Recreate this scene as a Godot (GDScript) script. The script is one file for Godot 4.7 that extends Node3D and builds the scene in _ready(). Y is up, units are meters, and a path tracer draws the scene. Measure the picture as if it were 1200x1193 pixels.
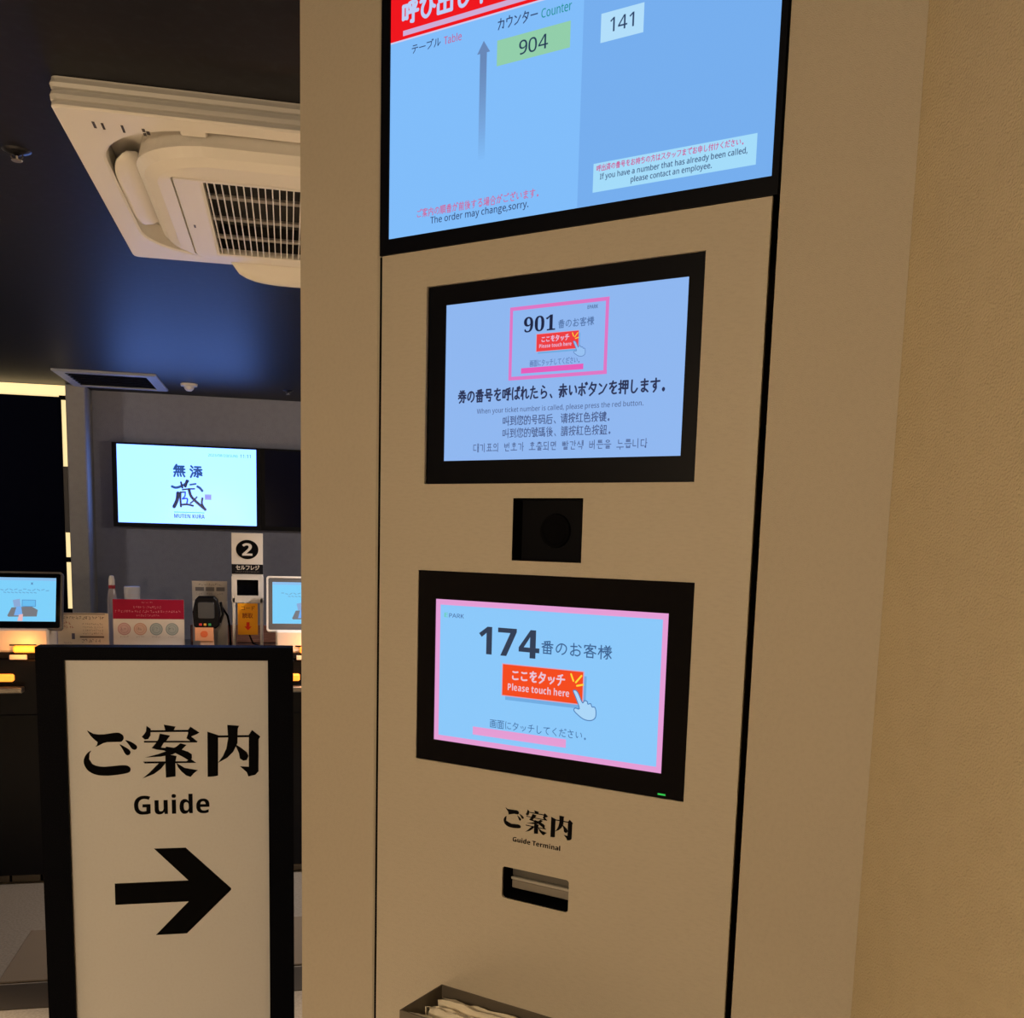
extends Node3D

# ------------------------------------------------------------------ constants
const EYE := 1.55
const CEIL := 2.30
const KYAW := 43.947          # the terminal wall stands at about 45 degrees to the room
const KD := 1.122             # distance from the lens to the terminal's front
const WARM := Color8(255, 224, 182)
const NEUTRAL := Color8(255, 241, 230)

var M := {}
var taken := {}
var soft_font: SystemFont
var bold_font: SystemFont
var serif_font: SystemFont

# ------------------------------------------------------------------ scene
func _ready() -> void:
	var cam := Camera3D.new()
	cam.name = "camera"
	add_child(cam)
	cam.position = Vector3(0, EYE, 0)
	cam.rotation_degrees = Vector3(-7.98, -12.533, 1.54)
	cam.keep_aspect = Camera3D.KEEP_HEIGHT
	cam.set_frustum(0.1 * 1193.0 / 1190.2, Vector2(0, 0.1 * 205.6 / 1190.2), 0.1, 60.0)
	cam.current = true

	var env := Environment.new()
	env.background_mode = Environment.BG_COLOR
	env.background_color = Color(0, 0, 0)
	env.ambient_light_source = Environment.AMBIENT_SOURCE_DISABLED
	env.tonemap_mode = Environment.TONE_MAPPER_LINEAR
	env.tonemap_exposure = 1.0
	env.sdfgi_enabled = true
	env.ssao_enabled = true
	env.ssil_enabled = true
	var we := WorldEnvironment.new()
	we.name = "environment"
	we.environment = env
	add_child(we)

	fonts()
	materials()
	# lamps outside the frame; the pendants and the air conditioner's two downlights are added
	downlight(Vector3(-0.42, CEIL, -0.28), 2.9, 48.0, "round recessed downlight in the dark ceiling before the guide terminal")
	downlight(Vector3(-1.15, CEIL, 0.75), 2.6, 60.0, "round recessed downlight in the dark ceiling behind the added pendant lamp")
	downlight(Vector3(-1.45, CEIL, -2.2), 46.0, 34.0, "added unseen downlight in the dark ceiling left of the air conditioner")  # added, so that floor bounce brightens the air conditioner's underside
	downlight(Vector3(1.25, CEIL, -2.55), 46.0, 36.0, "added unseen downlight in the dark ceiling right of the air conditioner")  # added out of sight, more floor bounce under the air conditioner
	downlight(Vector3(0.60, CEIL, -4.3), 3.2, 62.0, "round recessed downlight in the ceiling over the white self-checkout machine", NEUTRAL)
	pendant(Vector3(-0.85, 1.62, 0.15), 1.2, WARM, "added unseen globe pendant lamp on a black cord facing the guide terminal")  # added fill light for the terminal and the sign
	pendant(Vector3(0.95, 1.85, -4.35), 0.38, NEUTRAL, "added unseen globe pendant lamp on a black cord over the far end of the checkout counter")  # added to light the back wall evenly from the right
	pendant(Vector3(-2.15, 1.85, -4.45), 0.40, NEUTRAL, "added unseen globe pendant lamp on a black cord before the blacked-out window")  # added to light the back wall evenly from the left

	setting()
	terminal()
	call_display()
	instruction_display()
	touch_display()
	towel_tray()
	guide_sign()
	air_conditioner()
	ceiling_things()
	televisions()
	window()
	counter()

# ------------------------------------------------------------------ naming helpers
func numbered(called: String) -> String:
	var n: int = taken.get(called, 0)
	taken[called] = n + 1
	return called if n == 0 else "%s_%03d" % [called, n]

func thing(called: String, label: String, category: String, at := Vector3.ZERO, turn := 0.0, group := "") -> Node3D:
	var o := Node3D.new()
	o.name = numbered(called)
	add_child(o)
	o.position = at
	o.rotation.y = turn
	tag(o, label, category, group)
	return o

func tag(o: Node, label: String, category: String, group := "") -> void:
	o.set_meta("label", label)
	o.set_meta("category", category)
	if group != "":
		o.set_meta("group", group)

func part(called: String, mesh: Mesh, m: Material, parent: Node, at := Vector3.ZERO, rot := Vector3.ZERO) -> MeshInstance3D:
	var o := MeshInstance3D.new()
	o.name = called
	o.mesh = mesh
	o.material_override = m
	o.cast_shadow = GeometryInstance3D.SHADOW_CASTING_SETTING_ON
	parent.add_child(o, true)
	o.position = at
	o.rotation = rot
	return o

func struct(called: String, mesh: Mesh, m: Material, at := Vector3.ZERO, turn := 0.0) -> MeshInstance3D:
	var o := part(called, mesh, m, self, at, Vector3(0, turn, 0))
	o.set_meta("kind", "structure")
	return o

func kbasis() -> Basis:
	return Basis(Vector3.UP, -deg_to_rad(KYAW))

func kpos(u: float, y: float, w := 0.0) -> Vector3:
	var b := kbasis()
	return b * Vector3(u, y, w - KD)

# ------------------------------------------------------------------ materials
func mat(c: Color, rough := 0.6, metal := 0.0, spec := 0.5) -> StandardMaterial3D:
	var m := StandardMaterial3D.new()
	m.albedo_color = c
	m.roughness = rough
	m.metallic = metal
	m.metallic_specular = spec
	return m

func noise_tex(sd: int, freq: float, octaves: int, ramp: Array, size := 512, normal := false, bump := 4.0) -> NoiseTexture2D:
	var n := FastNoiseLite.new()
	n.seed = sd
	n.noise_type = FastNoiseLite.TYPE_SIMPLEX_SMOOTH
	n.frequency = freq
	n.fractal_octaves = octaves
	var t := NoiseTexture2D.new()
	t.width = size
	t.height = size
	t.seamless = true
	t.noise = n
	if normal:
		t.as_normal_map = true
		t.bump_strength = bump
	if ramp.size() > 0:
		var g := Gradient.new()
		var cs := PackedColorArray()
		var os := PackedFloat32Array()
		for i in ramp.size():
			cs.append(ramp[i])
			os.append(float(i) / (ramp.size() - 1))
		g.offsets = os
		g.colors = cs
		t.color_ramp = g
	return t

func mottled(c: Color, spread: float, sd: int, freq: float, uv: Vector3, rough: float, relief := 0.0, fine := 0.08) -> StandardMaterial3D:
	var m := mat(Color.WHITE, rough)
	m.albedo_texture = noise_tex(sd, freq, 4, [c.darkened(spread), c, c.lightened(spread)])
	m.uv1_triplanar = true
	m.uv1_scale = uv
	if relief > 0.0:
		m.normal_enabled = true
		m.normal_texture = noise_tex(sd + 5, fine, 3, [], 512, true, relief)
		m.normal_scale = 1.0
	return m

func glow(c: Color, energy: float) -> StandardMaterial3D:
	var m := mat(c, 0.4)
	m.emission_enabled = true
	m.emission = c
	m.emission_energy_multiplier = energy
	return m

func screen_mat(img: Image, energy := 1.0) -> StandardMaterial3D:
	var m := mat(Color(0.02, 0.02, 0.025), 0.16)
	var t := ImageTexture.create_from_image(img)
	m.emission_enabled = true
	m.emission = Color.BLACK
	m.emission_operator = BaseMaterial3D.EMISSION_OP_ADD
	m.emission_texture = t
	m.emission_energy_multiplier = energy
	m.texture_repeat = false
	return m

func tinted(m: StandardMaterial3D, c: Color) -> StandardMaterial3D:
	m.emission_operator = BaseMaterial3D.EMISSION_OP_MULTIPLY
	m.emission = c
	return m

func print_mat(img: Image, rough := 0.6) -> StandardMaterial3D:
	var m := mat(Color.WHITE, rough, 0.0, 0.3)
	m.albedo_texture = ImageTexture.create_from_image(img)
	m.texture_repeat = false
	return m

func fonts() -> void:
	soft_font = SystemFont.new()
	soft_font.font_names = PackedStringArray(["Droid Sans"])
	bold_font = SystemFont.new()
	bold_font.font_names = PackedStringArray(["Droid Sans"])
	bold_font.font_weight = 700
	serif_font = SystemFont.new()
	serif_font.font_names = PackedStringArray(["Droid Serif"])
	serif_font.font_weight = 700

func materials() -> void:
	# beige laminate of the terminal: fine embossed horizontal grain
	M.laminate = mottled(Color(0.775, 0.735, 0.662), 0.025, 11, 0.02, Vector3(6.0, 26.0, 6.0), 0.45, 2.8, 0.09)
	M.wallpaper = mottled(Color(0.762, 0.72, 0.645), 0.02, 21, 0.03, Vector3(8, 8, 8), 0.75, 1.8, 0.16)
	M.tan_wall = mottled(Color(0.755, 0.692, 0.56), 0.02, 31, 0.015, Vector3(3, 3, 3), 0.8, 2.0, 0.2)
	M.grey_wall = mottled(Color(0.60, 0.615, 0.68), 0.03, 41, 0.02, Vector3(2, 2, 2), 0.85, 2.0, 0.2)
	M.jamb_wall = mottled(Color(0.62, 0.61, 0.60), 0.03, 43, 0.02, Vector3(2, 2, 2), 0.6, 2.0, 0.2)
	M.side_wall = mottled(Color(0.62, 0.57, 0.50), 0.03, 47, 0.02, Vector3(2, 2, 2), 0.85, 2.0, 0.2)
	M.ceiling = mottled(Color(0.06, 0.066, 0.10), 0.06, 51, 0.03, Vector3(2, 2, 2), 0.46)
	M.ceiling.metallic_specular = 0.30
	M.floor = mottled(Color(0.56, 0.53, 0.49), 0.12, 61, 0.05, Vector3(3, 3, 3), 0.45)
	M.mat_floor = mottled(Color(0.47, 0.42, 0.36), 0.12, 67, 0.12, Vector3(5, 5, 5), 0.9)
	M.dark_strip = mottled(Color(0.20, 0.18, 0.155), 0.1, 71, 0.1, Vector3(5, 5, 5), 0.5)  # tone of the dark strip across the floor
	M.black_gloss = mat(Color(0.012, 0.015, 0.042), 0.10, 0.0, 0.4)
	M.black_satin = mat(Color(0.02, 0.026, 0.062), 0.45, 0.0, 0.3)
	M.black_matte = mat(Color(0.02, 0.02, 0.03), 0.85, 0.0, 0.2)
	M.dark_frame = mottled(Color(0.016, 0.02, 0.05), 0.1, 77, 0.1, Vector3(8, 8, 8), 0.6)
	M.dark_frame.metallic_specular = 0.16
	M.ink = mat(Color(0.02, 0.02, 0.028), 0.75, 0.0, 0.2)
	M.white_panel = mottled(Color(0.90, 0.895, 0.89), 0.015, 81, 0.05, Vector3(6, 6, 6), 0.5)
	M.ac_white = mat(Color(0.88, 0.87, 0.85), 0.42)
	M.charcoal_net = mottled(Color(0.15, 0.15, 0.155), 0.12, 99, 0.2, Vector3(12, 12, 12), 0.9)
	M.ac_bar = mat(Color(0.60, 0.58, 0.56), 0.6)
	M.steel = mat(Color(0.62, 0.60, 0.57), 0.32, 0.9)
	M.grey_metal = mat(Color(0.40, 0.37, 0.33), 0.5, 0.25)
	M.grey_plastic = mat(Color(0.36, 0.36, 0.37), 0.4)
	M.white_plastic = mat(Color(0.88, 0.86, 0.84), 0.4)
	M.brown_wood = mottled(Color(0.42, 0.26, 0.19), 0.15, 91, 0.02, Vector3(1, 12, 12), 0.55)
	M.counter_top = mat(Color(0.10, 0.10, 0.12), 0.12)
	M.blind = mottled(Color(0.012, 0.02, 0.085), 0.1, 95, 0.2, Vector3(4, 4, 4), 0.9)
	M.blind.metallic_specular = 0.15
	M.vent_frame = mat(Color(0.62, 0.64, 0.68), 0.4)
	M.daylight = glow(Color8(255, 228, 168), 1.0)
	M.orange_light = glow(Color8(255, 150, 50), 1.6)
	M.lamp = glow(Color8(255, 222, 175), 3.0)
	M.paper = mat(Color(0.87, 0.85, 0.82), 0.8)

# ------------------------------------------------------------------ mesh helpers
func st_new() -> SurfaceTool:
	var st := SurfaceTool.new()
	st.begin(Mesh.PRIMITIVE_TRIANGLES)
	st.set_smooth_group(-1)
	return st

func tri(st: SurfaceTool, a: Vector3, b: Vector3, c: Vector3, out: Vector3) -> void:
	var n := (c - a).cross(b - a)
	if n.dot(out) < 0.0:
		var t := b
		b = c
		c = t
	st.add_vertex(a)
	st.add_vertex(b)
	st.add_vertex(c)

func quad(st: SurfaceTool, a: Vector3, b: Vector3, c: Vector3, d: Vector3, out: Vector3) -> void:
	tri(st, a, b, c, out)
	tri(st, a, c, d, out)

func done(st: SurfaceTool) -> ArrayMesh:
	st.generate_normals()
	return st.commit()

# a box with chamfered edges, centre at c
func add_box(st: SurfaceTool, c: Vector3, s: Vector3, bev := 0.0) -> void:
	var h := s * 0.5
	bev = minf(bev, minf(h.x, minf(h.y, h.z)) * 0.9)
	var ax := [Vector3.RIGHT, Vector3.UP, Vector3.BACK]
	for i in 3:
		var u: Vector3 = ax[(i + 1) % 3]
		var v: Vector3 = ax[(i + 2) % 3]
		var n: Vector3 = ax[i]
		var hu := u.dot(h) - bev
		var hv := v.dot(h) - bev
		for sg in [-1.0, 1.0]:
			var f: Vector3 = c + n * n.dot(h) * sg
			quad(st, f - u * hu - v * hv, f + u * hu - v * hv, f + u * hu + v * hv, f - u * hu + v * hv, n * sg)
		if bev > 0.0:
			# edges running along n
			var hn := n.dot(h) - bev
			for su in [-1.0, 1.0]:
				for sv in [-1.0, 1.0]:
					var p1: Vector3 = c + u * su * u.dot(h) + v * sv * hv
					var p2: Vector3 = c + u * su * hu + v * sv * v.dot(h)
					quad(st, p1 - n * hn, p1 + n * hn, p2 + n * hn, p2 - n * hn, u * su + v * sv)
	if bev > 0.0:
		for sx in [-1.0, 1.0]:
			for sy in [-1.0, 1.0]:
				for sz in [-1.0, 1.0]:
					var g := Vector3(sx * h.x, sy * h.y, sz * h.z)
					var gi := Vector3(sx * (h.x - bev), sy * (h.y - bev), sz * (h.z - bev))
					tri(st, c + Vector3(g.x, gi.y, gi.z), c + Vector3(gi.x, g.y, gi.z), c + Vector3(gi.x, gi.y, g.z), g)

func box(s: Vector3, bev := 0.0, c := Vector3.ZERO) -> ArrayMesh:
	var st := st_new()
	add_box(st, c, s, bev)
	return done(st)

# box given by its two corners
func span(x0: float, x1: float, y0: float, y1: float, z0: float, z1: float, bev := 0.0) -> ArrayMesh:
	return box(Vector3(absf(x1 - x0), absf(y1 - y0), absf(z1 - z0)), bev, Vector3(x0 + x1, y0 + y1, z0 + z1) * 0.5)

# rounded rectangle loop, counter-clockwise seen from +z
func rrect(x0: float, x1: float, y0: float, y1: float, r: float, n := 6) -> PackedVector2Array:
	var p := PackedVector2Array()
	var cs := [Vector2(x1 - r, y1 - r), Vector2(x0 + r, y1 - r), Vector2(x0 + r, y0 + r), Vector2(x1 - r, y0 + r)]
	for i in 4:
		for k in n + 1:
			var a := (i + float(k) / n) * PI / 2
			p.append(cs[i] + Vector2(cos(a), sin(a)) * r)
	return p

func v3(p: Vector2, z: float) -> Vector3:
	return Vector3(p.x, p.y, z)

# ring between two loops of equal count from z0 (back) to z1 (front), with an optional chamfer on the front edges
func add_ring(st: SurfaceTool, o: PackedVector2Array, i: PackedVector2Array, z0: float, z1: float) -> void:
	var n := o.size()
	for k in n:
		var l := (k + 1) % n
		quad(st, v3(o[k], z1), v3(o[l], z1), v3(i[l], z1), v3(i[k], z1), Vector3.BACK)
		quad(st, v3(o[k], z0), v3(o[l], z0), v3(i[l], z0), v3(i[k], z0), Vector3.FORWARD)
		var mo := (o[k] + o[l]) * 0.5 - (i[k] + i[l]) * 0.5
		var e := (o[l] - o[k])
		var no := Vector3(e.y, -e.x, 0)
		if e.length() > 1e-6:
			quad(st, v3(o[k], z0), v3(o[l], z0), v3(o[l], z1), v3(o[k], z1), no if no.dot(v3(mo, 0)) > 0 else -no)
		e = (i[l] - i[k])
		no = Vector3(e.y, -e.x, 0)
		if e.length() > 1e-6:
			quad(st, v3(i[k], z0), v3(i[l], z0), v3(i[l], z1), v3(i[k], z1), -no if no.dot(v3(mo, 0)) > 0 else no)

func ring(o: PackedVector2Array, i: PackedVector2Array, z0: float, z1: float) -> ArrayMesh:
	var st := st_new()
	add_ring(st, o, i, z0, z1)
	return done(st)

# extruded polygon: back at z0, front at z1; bev rounds the front edge
func add_prism(st: SurfaceTool, p: PackedVector2Array, z0: float, z1: float, bev := 0.0) -> void:
	if Geometry2D.is_polygon_clockwise(p):
		p.reverse()
	var top := p
	if bev > 0.0:
		var shr := Geometry2D.offset_polygon(p, -bev)
		if shr.size() == 1 and shr[0].size() == p.size():
			top = shr[0]
			# align the first vertex
			var best := 0
			var bd := 1e9
			for k in top.size():
				var d := top[k].distance_to(p[0])
				if d < bd:
					bd = d
					best = k
			var t2 := PackedVector2Array()
			for k in top.size():
				t2.append(top[(k + best) % top.size()])
			top = t2
		else:
			bev = 0.0
	var idx := Geometry2D.triangulate_polygon(top)
	for k in range(0, idx.size(), 3):
		tri(st, v3(top[idx[k]], z1), v3(top[idx[k + 1]], z1), v3(top[idx[k + 2]], z1), Vector3.BACK)
	idx = Geometry2D.triangulate_polygon(p)
	for k in range(0, idx.size(), 3):
		tri(st, v3(p[idx[k]], z0), v3(p[idx[k + 1]], z0), v3(p[idx[k + 2]], z0), Vector3.FORWARD)
	var n := p.size()
	for k in n:
		var l := (k + 1) % n
		var e := p[l] - p[k]
		if e.length() < 1e-7:
			continue
		var no := Vector3(e.y, -e.x, 0)
		quad(st, v3(p[k], z0), v3(p[l], z0), v3(p[l], z1 - bev), v3(p[k], z1 - bev), no)
		if bev > 0.0:
			quad(st, v3(p[k], z1 - bev), v3(p[l], z1 - bev), v3(top[l], z1), v3(top[k], z1), no.normalized() + Vector3.BACK)

func prism(p: PackedVector2Array, z0: float, z1: float, bev := 0.0) -> ArrayMesh:
	var st := st_new()
	add_prism(st, p, z0, z1, bev)
	return done(st)

# flat picture facing +z with UVs, x0..x1, y0..y1
func picture(x0: float, x1: float, y0: float, y1: float, z: float) -> ArrayMesh:
	var st := st_new()
	var q := [[x0, y1, 0, 0], [x1, y1, 1, 0], [x1, y0, 1, 1], [x0, y1, 0, 0], [x1, y0, 1, 1], [x0, y0, 0, 1]]
	for v in q:
		st.set_normal(Vector3.BACK)
		st.set_uv(Vector2(v[2], v[3]))
		st.add_vertex(Vector3(v[0], v[1], z))
	return st.commit()

# turned profile: points (radius, height)
func add_lathe(st: SurfaceTool, prof: Array, seg := 28, at := Vector3.ZERO) -> void:
	for k in prof.size() - 1:
		var a: Vector2 = prof[k]
		var b: Vector2 = prof[k + 1]
		for s in seg:
			var t0 := TAU * s / seg
			var t1 := TAU * (s + 1) / seg
			var d0 := Vector3(cos(t0), 0, sin(t0))
			var d1 := Vector3(cos(t1), 0, sin(t1))
			var e := b - a
			var out := (d0 + d1) * 0.5 * e.y + Vector3.UP * -e.x
			var p00 := at + d0 * a.x + Vector3.UP * a.y
			var p01 := at + d1 * a.x + Vector3.UP * a.y
			var p10 := at + d0 * b.x + Vector3.UP * b.y
			var p11 := at + d1 * b.x + Vector3.UP * b.y
			if a.x > 1e-6:
				tri(st, p00, p01, p11, out)
			if b.x > 1e-6:
				tri(st, p00, p11, p10, out)

func lathe(prof: Array, seg := 28) -> ArrayMesh:
	var st := st_new()
	add_lathe(st, prof, seg)
	return done(st)

func add_tube(st: SurfaceTool, pts: Array, r: float, seg := 8) -> void:
	var rings := []
	for k in pts.size():
		var d: Vector3 = (pts[mini(k + 1, pts.size() - 1)] - pts[maxi(k - 1, 0)]).normalized()
		var u := d.cross(Vector3.UP if absf(d.y) < 0.9 else Vector3.RIGHT).normalized()
		var v := d.cross(u)
		var rg := []
		for s in seg:
			var a := TAU * s / seg
			rg.append(pts[k] + (u * cos(a) + v * sin(a)) * r)
		rings.append(rg)
	for k in pts.size() - 1:
		for s in seg:
			var t := (s + 1) % seg
			quad(st, rings[k][s], rings[k][t], rings[k + 1][t], rings[k + 1][s], rings[k][s] - pts[k] + rings[k][t] - pts[k])
	for s in seg:
		var t2 := (s + 1) % seg
		tri(st, pts[0], rings[0][s], rings[0][t2], pts[0] - pts[1])
		var e := pts.size() - 1
		tri(st, pts[e], rings[e][s], rings[e][t2], pts[e] - pts[e - 1])

func tube(pts: Array, r: float, seg := 8) -> ArrayMesh:
	var st := st_new()
	add_tube(st, pts, r, seg)
	return done(st)

func smooth_loop(p: PackedVector2Array, n := 4) -> PackedVector2Array:
	var o := PackedVector2Array()
	var c := p.size()
	for k in c:
		for s in n:
			o.append(p[k].cubic_interpolate(p[(k + 1) % c], p[(k - 1 + c) % c], p[(k + 2) % c], float(s) / n))
	return o

# lettering cut from foil: origin at the left of the baseline
func letters(text: String, font: Font, x0: float, x1: float, cap: float, thick: float) -> ArrayMesh:
	var t := TextMesh.new()
	t.font = font
	t.text = text
	t.font_size = 64
	t.pixel_size = 0.01
	t.depth = 0.1
	var h := TextMesh.new()
	h.font = font
	h.text = "H"
	h.font_size = 64
	h.pixel_size = 0.01
	h.depth = 0.1
	var hb := h.get_aabb()
	var tb := t.get_aabb()
	var arr := t.get_mesh_arrays()
	var v: PackedVector3Array = arr[Mesh.ARRAY_VERTEX]
	var sx := (x1 - x0) / tb.size.x
	var sy := cap / hb.size.y
	for k in v.size():
		v[k] = Vector3(x0 + (v[k].x - tb.position.x) * sx, (v[k].y - hb.position.y) * sy, (v[k].z / 0.1 + 0.5) * thick)
	arr[Mesh.ARRAY_VERTEX] = v
	var m := ArrayMesh.new()
	m.add_surface_from_arrays(Mesh.PRIMITIVE_TRIANGLES, arr)
	return m

# ------------------------------------------------------------------ drawing flat print into an Image (units: millimetres, y down)
class Canvas:
	var img: Image
	var k: float
	var w: int
	var h: int
	func _init(mw: float, mh: float, scale: float, bg: Color) -> void:
		k = scale
		w = int(mw * scale)
		h = int(mh * scale)
		img = Image.create(w, h, false, Image.FORMAT_RGBA8)
		img.fill(bg)
	func blend(x: int, y: int, c: Color, a: float) -> void:
		if x < 0 or y < 0 or x >= w or y >= h or a <= 0.0:
			return
		img.set_pixel(x, y, img.get_pixel(x, y).lerp(c, minf(a, 1.0)))
	func rect(x0: float, y0: float, x1: float, y1: float, c: Color) -> void:
		img.fill_rect(Rect2i(roundi(x0 * k), roundi(y0 * k), roundi((x1 - x0) * k), roundi((y1 - y0) * k)), c)
	func border(x0: float, y0: float, x1: float, y1: float, t: float, c: Color) -> void:
		rect(x0, y0, x1, y0 + t, c)
		rect(x0, y1 - t, x1, y1, c)
		rect(x0, y0, x0 + t, y1, c)
		rect(x1 - t, y0, x1, y1, c)
	func line(pts: PackedVector2Array, t: float, c: Color, alpha := 1.0) -> void:
		# one polyline: coverage from the distance to it
		var r := t * k * 0.5
		var lo := Vector2(1e9, 1e9)
		var hi := -lo
		var q := PackedVector2Array()
		for p in pts:
			q.append(p * k)
			lo = lo.min(p * k)
			hi = hi.max(p * k)
		for y in range(maxi(0, floori(lo.y - r - 1)), mini(h - 1, ceili(hi.y + r + 1)) + 1):
			for x in range(maxi(0, floori(lo.x - r - 1)), mini(w - 1, ceili(hi.x + r + 1)) + 1):
				var pt := Vector2(x + 0.5, y + 0.5)
				var best := 1e9
				for s in q.size() - 1:
					var n := Geometry2D.get_closest_point_to_segment(pt, q[s], q[s + 1])
					best = minf(best, pt.distance_squared_to(n))
				var a := r + 0.5 - sqrt(best)
				if a > 0.0:
					blend(x, y, c, clampf(a, 0, 1) * alpha)
	func poly(pts: PackedVector2Array, c: Color, alpha := 1.0) -> void:
		tris_fill([pts], c, alpha, true)
	func tris_fill(list: Array, c: Color, alpha := 1.0, single := false) -> void:
		var tr := []
		if single:
			var p: PackedVector2Array = list[0]
			var idx := Geometry2D.triangulate_polygon(p)
			for i in range(0, idx.size(), 3):
				tr.append([p[idx[i]] * k, p[idx[i + 1]] * k, p[idx[i + 2]] * k])
		else:
			tr = list
		var lo := Vector2(1e9, 1e9)
		var hi := -lo
		for t in tr:
			for p in t:
				lo = lo.min(p)
				hi = hi.max(p)
		var bx := floori(lo.x) - 1
		var by := floori(lo.y) - 1
		var bw := ceili(hi.x) + 2 - bx
		var bh := ceili(hi.y) + 2 - by
		if bw <= 0 or bh <= 0 or bw * bh > 4000000:
			return
		var cov := PackedFloat32Array()
		cov.resize(bw * bh)
		for t in tr:
			var a: Vector2 = t[0]
			var b: Vector2 = t[1]
			var d: Vector2 = t[2]
			if (b - a).cross(d - a) < 0:
				var sw := b
				b = d
				d = sw
			var l := a.min(b).min(d)
			var m := a.max(b).max(d)
			for y in range(floori(l.y), floori(m.y) + 1):
				for x in range(floori(l.x), floori(m.x) + 1):
					var n := 0
					for sy in 3:
						for sx in 3:
							var s := Vector2(x + (sx + 0.5) / 3.0, y + (sy + 0.5) / 3.0)
							if (b - a).cross(s - a) >= 0 and (d - b).cross(s - b) > 0 and (a - d).cross(s - d) >= 0:
								n += 1
					if n > 0:
						cov[(y - by) * bw + x - bx] += n / 9.0
		for y in bh:
			for x in bw:
				var v := cov[y * bw + x]
				if v > 0.0:
					blend(x + bx, y + by, c, minf(v, 1.0) * alpha)
	func latin(text: String, font: Font, x0: float, x1: float, base: float, cap: float, c: Color, alpha := 1.0) -> void:
		var t := TextMesh.new()
		t.font = font
		t.text = text
		t.font_size = 48
		t.pixel_size = 0.01
		t.curve_step = 2.0
		t.depth = 0.0
		var hm := TextMesh.new()
		hm.font = font
		hm.text = "H"
		hm.font_size = 48
		hm.pixel_size = 0.01
		hm.depth = 0.0
		var hb := hm.get_aabb()
		var tb := t.get_aabb()
		var arr := t.get_mesh_arrays()
		var v: PackedVector3Array = arr[Mesh.ARRAY_VERTEX]
		var id = arr[Mesh.ARRAY_INDEX]
		var sx := (x1 - x0) / tb.size.x
		var sy := cap / hb.size.y
		var tr := []
		var q := PackedVector2Array()
		for p in v:
			q.append(Vector2(x0 + (p.x - tb.position.x) * sx, base - (p.y - hb.position.y) * sy) * k)
		for i in range(0, id.size(), 3):
			tr.append([q[id[i]], q[id[i + 1]], q[id[i + 2]]])
		tris_fill(tr, c, alpha)

# ------------------------------------------------------------------ East Asian writing, stroke by stroke on a 100 x 100 field (y down)
const DOTS := [[76, 6, 83, 18], [89, 2, 96, 14]]
const KANA := {
	"こ": [[22, 22, 45, 26, 78, 22], [20, 62, 22, 80, 45, 86, 82, 82]],
	"を": [[15, 22, 80, 18], [48, 6, 36, 34, 18, 56], [20, 52, 42, 40, 54, 50, 54, 70], [84, 38, 52, 58, 40, 76, 56, 90, 84, 88]],
	"の": [[52, 18, 48, 44, 36, 68, 22, 76, 12, 60, 18, 38, 38, 20, 62, 18, 84, 32, 88, 54, 76, 78, 56, 90]],
	"お": [[14, 28, 60, 26], [36, 6, 36, 80, 26, 88, 14, 78, 24, 62, 56, 50, 80, 58, 82, 78, 64, 90, 48, 86], [72, 16, 90, 30]],
	"に": [[20, 8, 14, 50, 20, 92], [44, 24, 86, 22], [44, 64, 46, 80, 62, 86, 90, 82]],
	"し": [[30, 8, 28, 70, 40, 90, 62, 88, 84, 66]],
	"て": [[10, 20, 90, 14], [90, 14, 60, 24, 44, 48, 52, 76, 74, 90]],
	"く": [[70, 6, 48, 28, 26, 48, 48, 68, 74, 92]],
	"た": [[8, 28, 56, 24], [36, 6, 28, 44, 10, 92], [48, 48, 82, 46], [46, 70, 50, 84, 66, 88, 90, 86]],
	"さ": [[14, 30, 86, 22], [40, 4, 56, 34, 72, 56], [72, 56, 50, 50], [26, 60, 28, 80, 46, 90, 74, 88]],
	"い": [[16, 20, 18, 60, 30, 80, 40, 66], [74, 24, 86, 44, 88, 66]],
	"は": [[18, 8, 12, 50, 18, 92], [42, 30, 90, 28], [68, 8, 68, 78, 56, 88, 42, 80, 52, 68, 72, 72, 92, 86]],
	"れ": [[26, 6, 26, 94], [8, 30, 26, 26], [26, 26, 8, 70], [8, 70, 46, 32, 62, 26, 66, 44, 64, 76, 76, 86, 94, 74]],
	"ら": [[36, 8, 58, 20], [26, 32, 24, 64], [24, 64, 50, 48, 76, 54, 80, 72, 62, 88, 34, 92]],
	"ま": [[16, 24, 84, 22], [20, 44, 80, 42], [50, 6, 50, 76, 38, 88, 22, 80, 34, 68, 60, 74, 84, 90]],
	"す": [[8, 26, 92, 24], [56, 6, 56, 56, 44, 66, 32, 56, 42, 42, 56, 50, 58, 72, 36, 94]],
	"ひ": [[10, 24, 36, 20, 20, 50, 22, 76, 44, 90, 66, 74, 72, 40, 68, 18], [68, 18, 78, 48, 94, 58]],
	"か": [[8, 34, 54, 28, 60, 44, 52, 86, 38, 80], [36, 6, 28, 50, 8, 90], [66, 26, 80, 52]],
	"る": [[22, 12, 74, 10], [74, 10, 22, 58], [22, 58, 54, 42, 80, 52, 82, 74, 60, 92, 38, 88, 44, 74, 62, 82]],
	"ち": [[10, 24, 86, 20], [44, 4, 26, 54], [26, 54, 54, 42, 80, 54, 80, 74, 58, 90, 28, 92]],
	"け": [[18, 8, 12, 50, 18, 92], [38, 32, 94, 30], [70, 6, 72, 56, 50, 94]],
	"も": [[44, 6, 36, 60, 42, 84, 64, 92, 84, 76, 82, 60], [14, 30, 68, 28], [12, 54, 68, 52]],
	"。": [[18, 80, 26, 72, 34, 80, 26, 90, 18, 80]],
	"、": [[18, 72, 34, 92]],
}
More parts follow.
